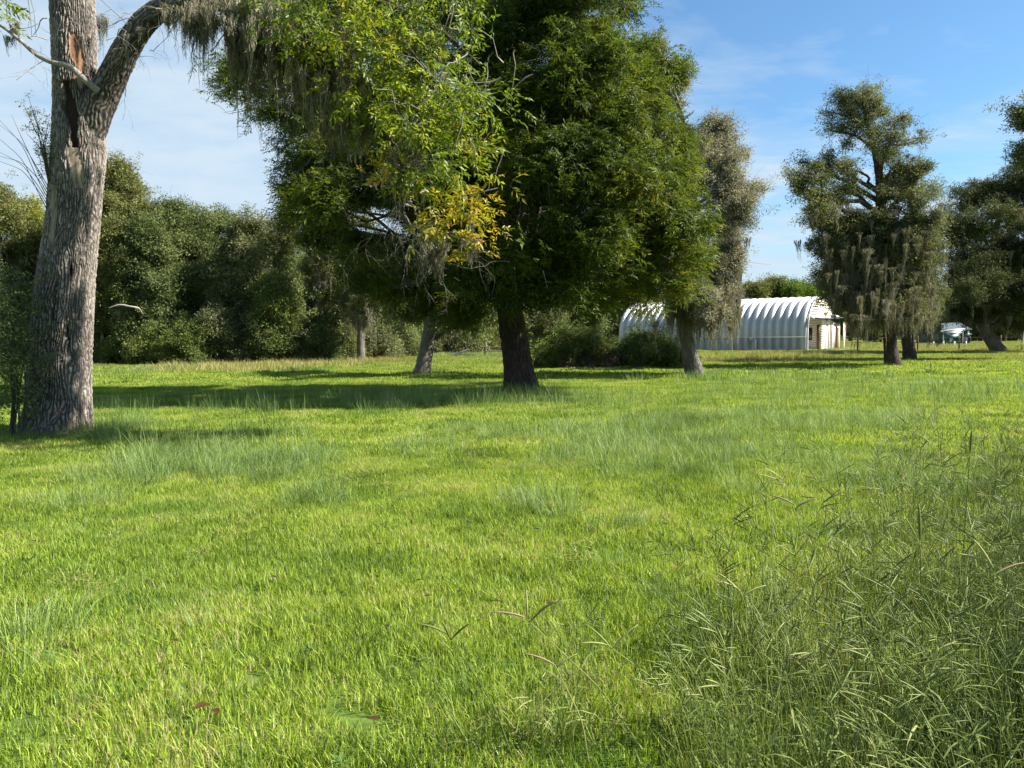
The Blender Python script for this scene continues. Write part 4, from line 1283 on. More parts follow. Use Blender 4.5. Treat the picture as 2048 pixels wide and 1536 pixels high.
# ------------------------------------------------------------------ the wood on the left and the far tree lines
def wood_tree(px, top, ybase, hw, leaf, label, D=None, n=1100, group='trees of the wood edge', name='wood_tree', low=0.86, moss=0, ls=1.35, bark='bark3', nl=10, cl=0.95, label_t=None):
    b = G(px, ybase) if D is None else None
    if D is None:
        D = float(b[1])
    else:
        b = P(px, ybase, D)
        b[2] = 0
    k = D / F
    H = P(px, top, D)[2]
    topz = H
    lobes = []
    for j in range(nl):
        t = (j + 0.5) / nl
        z = topz * (0.18 + 0.74 * t) if low > 0.5 else topz * (0.4 + 0.52 * t)
        wid = hw * k * math.sin(math.pi * min(0.97, 0.22 + 0.62 * t)) ** 0.8
        for s in (rng.uniform(-1, -0.2), rng.uniform(0.2, 1)):
            c = np.array([b[0] + s * wid * 0.7, b[1] + rng.uniform(-1, 1) * wid * 0.5, z + rng.normal(0, 0.25)])
            rr = hw * k * rng.uniform(0.32, 0.5)
            lobes.append((c, (rr, rr, rr * 0.75), 0.8))
    c = np.array([b[0] + rng.uniform(-0.2, 0.2) * hw * k, b[1], topz - hw * k * 0.3])
    lobes.append((c, (hw * k * 0.4, hw * k * 0.4, hw * k * 0.3), 0.7))
    tr = [(b, 0.22), (b + [rng.normal(0, 0.15), 0, topz * 0.3], 0.17), (b + [rng.normal(0, 0.3), 0, topz * 0.6], 0.11), (np.array([c[0], c[1], topz * 0.9]), 0.03)]
    return build_tree(name, label, 'tree', b, tr, lobes, leaf, int(n * 1.6), ls, bark, 'limb', moss=moss, mlen=(0.8, 2.0), mw=2.0, group=group, trunk_res=(10, 20), sub=12, clump=cl * 0.75, twigs=1, fuzzy=0.15, core=0.1, grow=1.15)


def bush(px, py, hw, hh, leaf, label, D=None, n=500, group='bushes along the wood edge', name='bush', ls=1.2, cl=0.45, twigm='limb', lean=0):
    b = G(px, py) if D is None else P(px, py, D)
    b[2] = 0
    D = float(b[1])
    k = D / F
    root = thing(name, b, label, 'bush', group)
    g = Geo()
    tips = []
    for j in range(int(16 + hw / 6)):
        u = rng.uniform(-1, 1)
        hmax = hh * k * math.sqrt(max(0.05, 1 - u * u)) * rng.uniform(0.7, 1.0)
        p0 = b + [u * hw * k * 0.6, rng.uniform(-0.4, 0.4) * hw * k, 0]
        for q in range(3):
            e = np.array([b[0] + u * hw * k * rng.uniform(0.8, 1.05), p0[1] + rng.normal(0, 0.4), hmax * rng.uniform(0.25, 1.0)])
            g.tube(wobble(p0, e, 5, 0.15, 0.1), np.linspace(0.02, 0.004, 5), 3)
            tips.append(e)
    g.obj('stems', twigm, root, kind='stuff')
    tips = np.array(tips)
    pts = tips[rng.integers(0, len(tips), n)] + rng.normal(0, cl * 0.55, (n, 3))
    pts[:, 2] = np.abs(pts[:, 2]) + 0.05
    scatter('foliage', leaf, pts, rand_rot(n, 0.6), rng.uniform(0.7, 1.2, n) * ls, root)
    return root


WT = [(-60, 400, 722, 70, 'oak', 'dark tree at the extreme left end of the wood'),
      (15, 378, 725, 62, 'olive', 'pale grey-green tree left of the great trunk'),
      (78, 402, 723, 40, 'ylgreen', 'yellow-green treetop showing just left of the great trunk'),
      (232, 322, 724, 84, 'olive', 'tall olive tree rising right beside the great trunk'),
      (150, 430, 722, 50, 'oak2', 'grey-green tree directly behind the great trunk'),
      (305, 440, 722, 50, 'oak', 'low dark oak next to the tall olive tree'),
      (368, 398, 723, 72, 'oak', 'round-topped dark oak, highest of the dark wood'),
      (440, 425, 722, 62, 'oak', 'dark oak shoulder right of the round-topped one'),
      (505, 436, 720, 66, 'oak2', 'greyish oak in the middle of the wood'),
      (560, 470, 716, 48, 'oak', 'dark oak behind the slim mossy trunk'),
      (553, 560, 722, 30, 'mid', 'small bright green tree inside the dark wood')]
for i, (x, t_, yb, hw, lf, lab) in enumerate(WT):
    wood_tree(x, t_, yb - 4 if i % 2 else yb, hw, lf, lab, D=43.5 + (i * 37 % 5) * 1.1 + (0 if hw == 30 else 1), n=int(hw * 42), moss=50 if lf == 'olive' else 10)
WT2 = [(640, 500, 60, 'oak', 62, 'dark tree in the farther wood, left of the slim mossy trunk'), (720, 520, 60, 'oak2', 60, 'grey-green tree in the farther wood behind the slim mossy trunk'),
       (800, 540, 55, 'oak', 62, 'dark tree in the farther wood right of the slim mossy trunk'), (880, 560, 60, 'oak', 66, 'dark tree behind the leaning grey trunk'),
       (950, 580, 50, 'olive', 74, 'pale tree in the gap left of the black trunk'), (1010, 590, 46, 'oak', 78, 'dark tree right behind the black trunk'),
       (1080, 585, 55, 'oak2', 70, 'grey tree behind the brush heap, beside the black trunk'), (1160, 590, 55, 'oak', 74, 'dark tree behind the middle of the brush heap'),
       (1230, 600, 50, 'oak2', 84, 'grey-green tree at the left end of the metal building')]
for (x, t_, hw, lf, d, lab) in WT2:
    wood_tree(x, t_, 700, hw, lf, lab, D=d, n=1500, moss=30, ls=1.9, nl=7, cl=1.0, group='trees of the farther wood')
FT = [(1300, 590, 110), (1350, 575, 112), (1405, 566, 108), (1450, 560, 112), (1500, 568, 106), (1548, 560, 110), (1595, 565, 108), (1645, 572, 112), (1700, 580, 110)]
names = ['behind the far end of the metal building', 'behind the moss-smothered tree, lower one', 'behind the moss-smothered tree, upper one', 'first clear treetop over the arched roof', 'dip in the treetops over the arched roof',
         'highest rounded treetop over the arched roof', 'treetop over the roof near the mossy oak', 'treetop over the gable end', 'treetop behind the tall ragged oak']
for (x, t_, d), nm in zip(FT, names):
    wood_tree(x, t_, 690, 42, 'bright' if x % 2 else 'olive', 'bright green distant tree, ' + nm, D=d, n=1300, ls=2.6, nl=6, cl=1.3, group='distant trees beyond the metal building')
for (x, t_, d, lf, nm) in [(1900, 590, 95, 'oak2', 'grey distant tree behind the pale shed'), (1960, 600, 100, 'olive', 'pale distant tree behind the slanting trunk'), (2030, 590, 92, 'oak2', 'grey distant tree at the right edge'),
                           (1760, 590, 98, 'oak2', 'grey distant tree behind the tall ragged oak trunks'), (1840, 585, 100, 'oak', 'dark distant tree left of the pale shed'), (2110, 580, 96, 'oak', 'dark distant tree past the right edge')]:
    wood_tree(x, t_, 690, 50, lf, nm, D=d, n=1300, ls=2.4, nl=6, cl=1.2, group='distant trees on the right')
# backing wood so that no bare horizon shows through: one mass nobody could count
mp = []
for _ in range(9000):
    x = rng.uniform(-120, 110)
    y = 62 + 0.0 * x + rng.uniform(0, 8) if x < -2 else 118 + rng.uniform(0, 10)
    hmax = (6.5 if x < -8 else 4.6 if x < -2 else 6.0) * (0.8 + 0.4 * vnoise(np.array([x]), np.array([0.0]), 0.2)[0])
    mp.append([x, y, hmax * rng.random() ** 0.8])
mp = np.array(mp)
o = scatter('forest', 'oak', mp, rand_rot(len(mp), 0.6), rng.uniform(3.0, 4.6, len(mp)))
tag(o, 'deep shaded mass of woodland behind the edge trees', 'forest', kind='stuff')

BU = [(205, 727, 34, 70, 'olive', 'green bush beside the foot of the great trunk'), (262, 728, 40, 82, 'mid', 'fresh green bush second from the great trunk'), (318, 729, 36, 66, 'mid', 'yellowish bush with pinkish stems in the wood edge'),
      (345, 727, 20, 30, 'brownleaf', 'low reddish-brown bush at the foot of the dark wood'), (385, 729, 44, 80, 'mid', 'leafy green bush under the round-topped oak'), (450, 727, 42, 92, 'oak2', 'grey-green bush in the middle of the wood edge'),
      (520, 726, 44, 84, 'oak2', 'silvery green bush under the small bright tree'), (585, 725, 38, 76, 'oak2', 'grey bush left of the slim mossy trunk, tall'), (640, 724, 38, 62, 'oak', 'dark low bush close left of the slim mossy trunk'),
      (690, 722, 26, 50, 'olive', 'olive bush touching the slim mossy trunk'), (752, 718, 40, 60, 'oak2', 'grey-green bush right of the slim mossy trunk'), (810, 714, 40, 56, 'oak', 'dark bush left of the leaning grey trunk'),
      (30, 728, 44, 60, 'oak2', 'low bush behind the thin saplings'), (-40, 728, 50, 70, 'bright', 'bush past the left edge'), (130, 727, 50, 60, 'bright', 'bush hidden behind the great trunk')]
for (x, y, hw, hh, lf, lab) in BU:
    bush(x, y, hw * 1.1, hh * 1.2, lf, lab, n=int(hw * hh * 0.40), ls=1.25)
for (x, y, hw, hh, lf, d, lab) in [(900, 706, 50, 44, 'oak2', 62, 'far grey bush seen under the pecan'), (960, 704, 36, 36, 'olive', 68, 'far pale bush near the rail gate'), (1045, 704, 60, 40, 'oak', 70, 'far dark bush behind the black trunk')]:
    bush(x, y, hw, hh, lf, lab, D=d, n=500, ls=1.7, cl=0.8, group='far bushes under the pecan')
# brush heap in mid field
bush(1150, 735, 74, 78, 'mid', 'leafy light green thicket between the black trunk and the leaning mossy tree', n=1800, ls=0.95, cl=0.42, group=None, name='thicket')
bush(1296, 735, 64, 62, 'mid', 'low dark green thicket with brown stems beside the leaning mossy trunk', n=1500, ls=0.95, cl=0.42, group=None, name='thicket')
bush(1240, 737, 50, 16, 'brownleaf', 'strip of dry brown brush at the foot of the thickets', n=90, ls=0.7, cl=0.3, group=None, name='dry_brush', twigm='twig')
bush(1160, 738, 50, 12, 'brownleaf', 'dry brown undergrowth at the foot of the light green thicket', n=60, ls=0.7, cl=0.3, group=None, name='dry_brush', twigm='twig')


# ------------------------------------------------------------------ arched metal building
near = P(1614.5, 701, 57.5)
near[2] = 0
ang = R(36)
Ld = np.array([-math.cos(ang), math.sin(ang), 0])          # along the ridge, away from the near gable
Wd = np.array([math.sin(ang), math.cos(ang), 0]) * 1.2           # across the gable, away from the camera
Nd = -Ld
HW, HT = 3.0, 3.95


def LB(V):
    V = np.asarray(V, float)
    return near + V[..., 0:1] * Ld + V[..., 1:2] * Wd + V[..., 2:3] * np.array([0, 0, 1.0])


qb = thing('arched_building', near, 'white ribbed steel arch building with a cream gable and small porch', 'building')


def arch_profile(n):
    """(w, z, outward w, outward z) from the near foot over the ridge to the far foot"""
    res = []
    zs = 1.1
    pts = [(0.0, 0.0), (0.0, zs)]
    m = n - 4
    for i in range(1, m):
        t = math.pi * i / m
        c, s = math.cos(t), math.sin(t)
        pts.append((HW - HW * math.copysign(abs(c) ** 0.92, c), zs + (HT - zs) * abs(s) ** 0.86))
    pts += [(2 * HW, zs), (2 * HW, 0.0)]
    pts = np.array(pts)
    tg = np.gradient(pts, axis=0)
    nn = np.stack([-tg[:, 1], tg[:, 0]], 1)
    nn /= np.linalg.norm(nn, axis=1)[:, None]
    return pts, nn


AP, AN = arch_profile(30)
PITCHR = 0.605
NRIB = 26
prof_u = np.array([0.0, 0.06, 0.10, 0.16, 0.24, 0.3025, 0.365, 0.445, 0.505, 0.545, 0.605])
prof_o = np.array([0.0, 0.0, 0.10, 0.185, 0.225, 0.235, 0.225, 0.185, 0.10, 0.0, 0.0])


def rib_mesh():
    V, Q = [], []
    n, m = len(AP), len(prof_u)
    for i in range(n):
        for j in range(m):
            V.append([prof_u[j], AP[i, 0] + AN[i, 0] * prof_o[j], AP[i, 1] + AN[i, 1] * prof_o[j]])
    for i in range(n - 1):
        for j in range(m - 1):
            a = i * m + j
            Q.append([a, a + m, a + m + 1, a + 1])
    return np.array(V), np.array(Q)


RV, RQ = rib_mesh()
world_rot = np.array([Ld, Wd, [0, 0, 1]])
rib0 = None
for k in range(NRIB):
    if k == 0:
        rib0 = mk('arch_panel', RV @ world_rot, [RQ], 'steel', None, smooth=True)
        rib = rib0
    else:
        rib = rib0.copy()
        COL.objects.link(rib)
    rib.parent = qb
    rib.location = [float(x) for x in Ld * (PITCHR * k)]
# shallow base course plates over the lower wall, one per rib
MAT['steel']
g = Geo()
g.box((0, 0, 0), (PITCHR * 0.86, 0.0, 1.0))
PV = RV.copy()
low = None
prv = []
for zz_ in (0.0, 1.06):
    for j in range(len(prof_u)):
        prv.append([prof_u[j], -prof_o[j] - 0.012, zz_])
prv = np.array(prv)
m = len(prof_u)
PQ = np.array([[j, j + m, j + m + 1, j + 1] for j in range(m - 1)])
bp0 = None
for k in range(NRIB):
    if k == 0:
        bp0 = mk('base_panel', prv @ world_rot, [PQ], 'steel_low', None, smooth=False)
        bpn = bp0
    else:
        bpn = bp0.copy()
        COL.objects.link(bpn)
    bpn.parent = qb
    bpn.location = [float(x) for x in Ld * (PITCHR * k)]
g = Geo()
g.box((0.02, -0.24, 1.03), (PITCHR * NRIB, -0.19, 1.07), LB)
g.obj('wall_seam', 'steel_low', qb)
g = Geo()
g.box((-2.0, -0.3, -0.02), (PITCHR * NRIB + 0.1, 2 * HW + 0.3, 0.06), LB)
g.box((-2.0, 2 * HW + 0.3, -0.02), (1.6, 2 * HW + 2.6, 0.06), LB)
g.obj('slab', 'concrete', qb)


# gable: cream planks clipped to the arch; the lower near half opens into a recessed porch
def half_width(z):
    # width of the arch at height z
    w = AP[:, 0][: len(AP) // 2]
    zz2 = AP[:, 1][: len(AP) // 2]
    return float(np.interp(z, zz2, w))


ZF = 2.42
dz = 0.19
z = 0.06
u0 = -0.06
planks = []
while z < HT - 0.05:
    z1 = min(z + dz - 0.005, HT - 0.03)
    wa0, wa1 = half_width(z), half_width(z1)
    a0, a1 = wa0, wa1
    b0, b1 = 2 * HW - wa0, 2 * HW - wa1
    if z < ZF:
        segs = [(3.05, 3.9), (5.15, 5.75)]
        if z > 1.97:
            segs = [(3.05, 5.75)]
        if z < 1.97 and z + dz > 1.97:
            pass
    else:
        segs = None
    if segs is None:
        V = [[u0, a0, z], [u0, b0, z], [u0, b1, z1], [u0, a1, z1], [u0 + 0.03, a0, z], [u0 + 0.03, b0, z], [u0 + 0.03, b1, z1], [u0 + 0.03, a1, z1]]
        V = np.array(V)
        V[0:2, 0] -= 0.02
        planks.append(V)
    else:
        for (s0, s1) in segs:
            V = np.array([[u0, s0, z], [u0, s1, z], [u0, s1, z1], [u0, s0, z1], [u0 + 0.03, s0, z], [u0 + 0.03, s1, z], [u0 + 0.03, s1, z1], [u0 + 0.03, s0, z1]])
            V[0:2, 0] -= 0.02
            planks.append(V)
    z += dz
BQ = [[0, 3, 2, 1], [4, 5, 6, 7], [0, 1, 5, 4], [1, 2, 6, 5], [2, 3, 7, 6], [3, 0, 4, 7]]
for V in planks:
    mk('siding_board', LB(V), [np.array(BQ)], 'siding', qb)
g = Geo()
g.box((0.0, 3.05, 0.06), (0.08, 5.9, ZF), LB)              # backing wall
g.box((0.0, 0.5, ZF + 0.02), (0.08, 5.5, 3.1), LB)
g.obj('gable_wall', 'siding', qb)
# porch inner wall facing the camera, with window and door
k_ = 0
z = 0.06
while z < ZF:
    V = np.array([[0.0, 3.05, z], [2.2, 3.05, z], [2.2, 3.05, z + dz - 0.005], [0.0, 3.05, z + dz - 0.005], [0, 3.10, z], [2.2, 3.10, z], [2.2, 3.10, z + dz - 0.005], [0, 3.10, z + dz - 0.005]])
    V[0:2, 1] -= 0.02
    V[:, 0] += 0.085
    mk('siding_board', LB(V), [np.array(BQ)], 'siding', qb)
    z += dz
g = Geo()
g.box((2.3, 0.1, 0.06), (2.38, 3.0, 2.6), LB)
g.obj('porch_back_wall', 'siding', qb)
wf = Geo()
wf.box((0.62, 2.975, 0.78), (1.10, 3.02, 1.72), LB)
wfo = wf.obj('window', 'darkframe', qb)
wg = Geo()
wg.box((0.66, 2.955, 0.83), (1.06, 2.972, 1.68), LB)
wgo = wg.obj('pane', 'glass', wfo)
wgo.location = (0, 0, 0)
dr_ = Geo()
dr_.box((0.05, 2.96, 0.06), (0.24, 3.02, 1.98), LB)
dr_.obj('side_door', 'brown', qb)
# front door, louvred opening, trims, post
for (nm, s0, s1, z0, z1, mt, pr) in [('door', 3.98, 4.52, 0.08, 1.86, 'white', 0.075), ('door_frame', 3.86, 3.95, 0.06, 2.0, 'siding', 0.10), ('door_frame', 4.74, 4.92, 0.06, 2.0, 'siding', 0.10), ('door_jamb', 4.55, 4.72, 0.06, 1.9, 'darkframe', 0.06),
                                ('corner_board', 5.62, 5.90, 0.06, 2.38, 'white', 0.11), ('corner_board', 5.38, 5.42, 0.06, 2.3, 'siding', 0.12), ('door_head', 3.86, 4.92, 2.01, 2.2, 'siding', 0.11), ('door_jamb', 3.96, 4.72, 1.88, 1.97, 'darkframe', 0.07)]:
    g = Geo()
    g.box((-pr - 0.02, s0, z0), (-0.02 if pr > 0.08 else 0.0, s1, z1), LB)
    g.obj(nm, mt, qb)
lv = thing  # noqa
z = 0.25
while z < 2.05:
    g = Geo()
    g.box((-0.10, 4.96, z), (-0.05, 5.34, z + 0.10), LB)
    g.obj('louvre_slat', 'louvre', qb)
    z += 0.125
g = Geo()
g.box((-0.045, 4.96, 0.10), (-0.02, 5.34, 2.2), LB)
g.obj('louvre_panel', 'louvre', qb)
# lean-to with white roof at the far side of the gable, porch fascia and post
g = Geo()
g.box((-0.02, 2 * HW - 0.05, 0.06), (1.5, 2 * HW + 2.1, 2.25), LB)
g.obj('lean_to', 'siding', qb)
g = Geo()
V = np.array([[-0.45, 5.3, 2.75], [1.7, 5.3, 2.95], [1.7, 2 * HW + 2.35, 2.72], [-0.45, 2 * HW + 2.35, 2.47], [-0.45, 5.3, 2.69], [1.7, 5.3, 2.89], [1.7, 2 * HW + 2.35, 2.66], [-0.45, 2 * HW + 2.35, 2.41]])
g.add(LB(V), quads=[[0, 1, 2, 3], [7, 6, 5, 4], [0, 3, 7, 4], [1, 0, 4, 5], [2, 1, 5, 6], [3, 2, 6, 7]])
g.obj('lean_to_roof', 'roofmetal', qb)
g = Geo()
g.box((-0.50, 0.25, 2.36), (-0.44, 2 * HW + 2.3, 2.50), LB)
g.obj('porch_fascia', 'darkframe', qb)
g = Geo()
V = np.array([[-0.435, 0.25, 2.42], [-0.435, 2 * HW + 0.2, 2.42], [-0.09, 2 * HW + 0.2, 2.56], [-0.09, 0.25, 2.56]])
V = np.vstack([V, V - [0, 0, 0.04]])
g.add(LB(V), quads=[[0, 1, 2, 3], [7, 6, 5, 4], [0, 4, 5, 1], [2, 6, 7, 3]])
g.obj('porch_roof', 'roofmetal', qb)
for s in (5.55, 2 * HW + 2.0):
    g = Geo()
    g.box((-0.50, s, 0.0), (-0.38, s + 0.12, 2.36), LB)
    g.obj('porch_post', 'brown', qb)
g = Geo()
g.box((-0.5, 2 * HW + 1.4, 0.06), (-0.46, 2 * HW + 1.9, 2.2), LB)
g.obj('corner_board', 'siding', qb)
# meter box and pipe on the long wall
g = Geo()
g.box((3.95, -0.30, 0.75), (4.25, -0.2, 1.05), LB)
g.obj('meter_box', 'steel_low', qb)
g = Geo()
pb = LB(np.array([[3.75, -0.26, 0], [3.75, -0.26, 0.45], [3.75, -0.26, 0.9]]))
g.tube(pb, 0.045, 8)
g.obj('white_pipe', 'white', qb)
g = Geo()
rim = LB(np.array([[0.0 - 0.03, AP[i, 0] + AN[i, 0] * 0.10, AP[i, 1] + AN[i, 1] * 0.10] for i in range(len(AP))]))
g.tube(rim, 0.07, 6)
g.obj('arch_rim', 'steel', qb)

# ------------------------------------------------------------------ fence, gate, machinery on the right
fence = thing('wire_fence', G(1918, 702), 'low wire fence with thin dark wooden posts across the right of the field', 'fence')
fp = []
for px_ in (1715, 1835, 1918, 2001, 2084):
    b = G(px_, 702 - (px_ - 1918) * 0.012)
    g = Geo()
    g.tube([b + [0, 0, -0.05], b + [0.01, 0, 0.6], b + [0.0, 0.01, 1.08]], [0.055, 0.05, 0.045], 7)
    g.obj('post', 'postwood', fence)
    fp.append(b)
for z in (0.35, 0.65, 0.95):
    g = Geo()
    pts = []
    for i in range(len(fp) - 1):
        for t in np.linspace(0, 1, 6)[:-1]:
            q = fp[i] * (1 - t) + fp[i + 1] * t
            pts.append(q + [0, -0.05, z - 0.04 * math.sin(math.pi * t)])
    pts.append(fp[-1] + [0, -0.05, z])
    g.tube(pts, 0.005, 3)
    g.obj('wire', 'wire', fence)
gate = thing('rail_fence', G(970, 712), 'dark wooden post and rail seen left of the black trunk', 'fence')
b = P(971, 711, 52)
b[2] = 0
g = Geo()
g.tube([b, b + [0, 0, 0.5], b + [0.03, 0, 1.0]], [0.09, 0.08, 0.07], 8)
g.obj('post', 'postwood', gate)
for z in (0.35, 0.62):
    g = Geo()
    g.tube([b + [0, -0.05, z], b + [1.0, 0.2, z + 0.01], b + [2.6, 0.5, z]], 0.035, 6)
    g.obj('rail', 'postwood', gate)

D9 = 78.0
sb = P(1905, 684, D9)
sb[2] = 0
shed = thing('pale_shed', sb + [-0.5, 3, 0], 'low pale metal shed beyond the fence, behind the green tractor', 'shed')
g = Geo()
x0 = P(1872, 680, D9 + 3)[0]
x1 = P(1938, 680, D9 + 3)[0]
k9 = (D9 + 3) / F
g.box((x0, D9 + 3, 0), (x1, D9 + 7, 1.45))
g.obj('wall', 'paleshed', shed)
g = Geo()
g.add([[x0 + 0.5, D9 + 2.8, 1.46], [x1 + 0.2, D9 + 2.8, 1.46], [x1 + 0.2, D9 + 5, 2.25], [x0 + 1.2, D9 + 5, 2.15], [x0 - 0.2, D9 + 7.2, 1.5], [x1 + 0.2, D9 + 7.2, 1.5]], quads=[[0, 1, 2, 3], [3, 2, 5, 4]])
g.obj('roof', 'paleshed', shed)
for xx in np.linspace(x0 + 0.6, x1 - 0.6, 3):
    g = Geo()
    g.box((xx - 0.3, D9 + 2.95, 0.4), (xx + 0.3, D9 + 2.99, 1.1))
    g.obj('doorway', 'darkframe', shed)
tc_ = P(1918, 684, D9 - 2)
tc_[2] = 0
tractor = thing('tractor', tc_, 'small dark green tractor with a grey-hubbed rear wheel under the slanting oak', 'tractor')


def wheel(cx_, cy_, r, w, root):
    g = Geo()
    th = np.linspace(0, 2 * math.pi, 21)
    for s in (-1,):
        ring = np.stack([cx_ + (r - w / 2) * np.cos(th), np.full(21, cy_), r + (r - w / 2) * np.sin(th)], 1)
        g.tube(ring, w / 2, 8, cap=False)
    a = g.obj('wheel', 'rubber', root)
    h = Geo()
    h.tube([[cx_, cy_ - 0.12, r], [cx_, cy_ - 0.05, r], [cx_, cy_ + 0.08, r]], [r * 0.52, r * 0.6, r * 0.6], 16)
    c = np.array([[cx_, cy_ - 0.13, r]])
    h.tube([[cx_, cy_ - 0.16, r], [cx_, cy_ - 0.10, r]], [0.10, 0.12], 10)
    o = h.obj('hub', 'hub', a)
    o.location = (0, 0, 0)


wheel(tc_[0] + 0.42, tc_[1] - 0.4, 0.52, 0.26, tractor)
wheel(tc_[0] + 0.42, tc_[1] + 0.9, 0.52, 0.26, tractor)
wheel(tc_[0] - 1.05, tc_[1] - 0.35, 0.32, 0.18, tractor)
wheel(tc_[0] - 1.05, tc_[1] + 0.85, 0.32, 0.18, tractor)
g = Geo()
g.box((tc_[0] - 1.35, tc_[1] - 0.05, 0.45), (tc_[0] + 0.1, tc_[1] + 0.55, 1.0))
g.box((tc_[0] - 1.42, tc_[1] - 0.0, 0.5), (tc_[0] - 1.352, tc_[1] + 0.5, 0.92))
g.obj('bonnet', 'tractor', tractor)
g = Geo()
g.box((tc_[0] + 0.11, tc_[1] - 0.5, 0.95), (tc_[0] + 0.95, tc_[1] - 0.16, 1.06))
g.box((tc_[0] + 0.11, tc_[1] + 0.66, 0.95), (tc_[0] + 0.95, tc_[1] + 1.0, 1.06))
g.obj('mudguard', 'tractor', tractor)
g = Geo()
g.box((tc_[0] + 0.35, tc_[1] - 0.05, 0.75), (tc_[0] + 0.8, tc_[1] + 0.5, 0.95))
g.box((tc_[0] + 0.72, tc_[1] - 0.05, 0.96), (tc_[0] + 0.8, tc_[1] + 0.5, 1.3))
g.obj('seat', 'rubber', tractor)
g = Geo()
g.tube([[tc_[0] + 0.75, tc_[1] - 0.1, 0.9], [tc_[0] + 0.75, tc_[1] - 0.1, 1.6], [tc_[0] + 0.72, tc_[1] + 0.25, 1.75], [tc_[0] + 0.75, tc_[1] + 0.6, 1.6], [tc_[0] + 0.75, tc_[1] + 0.6, 0.9]], 0.04, 6)
g.obj('roll_bar', 'tractor', tractor)
g = Geo()
g.tube([[tc_[0] + 0.12, tc_[1] + 0.2, 1.0], [tc_[0] + 0.25, tc_[1] + 0.2, 1.2]], 0.02, 5)
th = np.linspace(0, 6.283, 13)
g.tube(np.stack([tc_[0] + 0.27 + 0.06 * np.cos(th), tc_[1] + 0.2 + 0.2 * np.sin(th), 1.22 + 0.1 * np.cos(th)], 1), 0.015, 5)
g.obj('steering_wheel', 'rubber', tractor)
boom = thing('pipe_boom', P(1886, 662, D9 - 3) * [1, 1, 0], 'long pale pipe boom resting on stands before the shed', 'boom')
g = Geo()
g.tube([P(1882, 663, D9 - 3), P(1902, 660, D9 - 3), P(1930, 657.5, D9 - 3)], 0.07, 8)
g.obj('pipe', 'hub', boom)
for xx, yy in ((1887, 662), (1926, 658)):
    q = P(xx, yy, D9 - 3)
    g = Geo()
    g.tube([q, q * [1, 1, 0.5] + [0, 0, 0], q * [1, 1, 0]], 0.04, 6)
    g.obj('leg', 'hub', boom)
for j, px_ in enumerate((1867, 1887, 1909, 1932, 2047)):
    b = P(px_, 684, D9 - 8)
    b[2] = 0
    r_ = thing('white_post', b, ['short white post nearest the tall ragged oak, before the shed', 'short white post under the left end of the pipe boom', 'short white post between the boom and the tractor', 'short white post right of the tractor wheel',
                                 'taller pale post at the right edge of the view'][j], 'post', 'white marker posts')
    g = Geo()
    hgt_ = 0.42 if j < 4 else 1.5
    g.tube([b, b + [0, 0, hgt_ * 0.5], b + [0, 0, hgt_]], 0.06, 8)
    g.obj('shaft', 'white', r_)

# ------------------------------------------------------------------ small wood and stems
dl = thing('fallen_log', G(915, 713), 'dark fallen log lying at the far edge under the pecan', 'log')
b = G(905, 713)
g = Geo()
g.tube([b + [0, 0, 0.1], b + [0.5, 0.1, 0.25], b + [1.1, 0.1, 0.5]], [0.11, 0.09, 0.05], 7)
g.tube([b + [0.1, 0, 0.1], b + [0.9, -0.1, 0.15], b + [1.6, -0.2, 0.12]], [0.09, 0.08, 0.06], 7)
g.obj('stem', 'limb', dl)
for (px_, py_, kind_, lab) in [(1090, 764, 0, 'short upright dead stick in the grass right of the black trunk'), (1105, 760, 1, 'low bent dead stick in the grass right of the black trunk')]:
    b = G(px_, py_)
    g = Geo()
    if kind_ == 0:
        g.tube([b, b + [0.02, 0, 0.15], b + [-0.02, 0, 0.26]], [0.018, 0.015, 0.008], 5)
        g.tube([b + [0.02, 0, 0.15], b + [0.06, 0, 0.22]], [0.01, 0.005], 4)
    else:
        g.tube([b, b + [0.02, 0, 0.14], b + [0.2, 0.02, 0.24], b + [0.36, 0.02, 0.26]], [0.018, 0.016, 0.012, 0.006], 5)
        g.tube([b + [0.12, 0, 0], b + [0.12, 0.01, 0.19]], [0.012, 0.01], 4)
    tag(g.obj('dead_stick', 'limb'), lab, 'stick')
# bleached branch and snag in the dark wood
sn = G(204, 726)
sn = P(204, 726, 42.5) * [1, 1, 0]
g = Geo()
g.tube([P(204, 668, 45.5), P(203, 650, 45.5), P(204, 632, 45.5)], [0.10, 0.09, 0.05], 7)
g.tube([P(204, 668, 45.5), P(206, 700, 45.6), P(205, 729, 45.6)], [0.11, 0.12, 0.14], 7, cap=False)
tag(g.obj('dead_snag', 'deadwood'), 'bleached dead snag in the bushes right of the great trunk', 'snag')
g = Geo()
X, r_ = smooth_path([P(218, 616, 42), P(236, 609, 42), P(250, 609, 42), (P(258, 614, 42)), P(276, 614, 42), P(290, 634, 44), P(300, 650, 47)], [0.02, 0.04, 0.05, 0.05, 0.045, 0.03, 0.03], 26)
g.tube(X, r_, 6)
tag(g.obj('dead_branch', 'deadwood'), 'curved bleached dead branch standing out white against the dark wood', 'branch')
rb = G(1255, 735)
g = Geo()
for k in range(6):
    a = rng.uniform(-0.9, 0.9)
    g.tube([rb, rb + [0.2 * a, 0, 0.25], rb + [0.45 * a + 0.1, 0, 0.25 + 0.3 * rng.random()]], [0.03, 0.022, 0.008], 5)
g.tube([rb, rb + [0.02, -0.05, 0.35], rb + [0.18, -0.05, 0.62]], [0.05, 0.04, 0.015], 6)
tag(g.obj('root_stump', 'deadwood'), 'reddish splayed root stump at the foot of the thickets', 'stump')

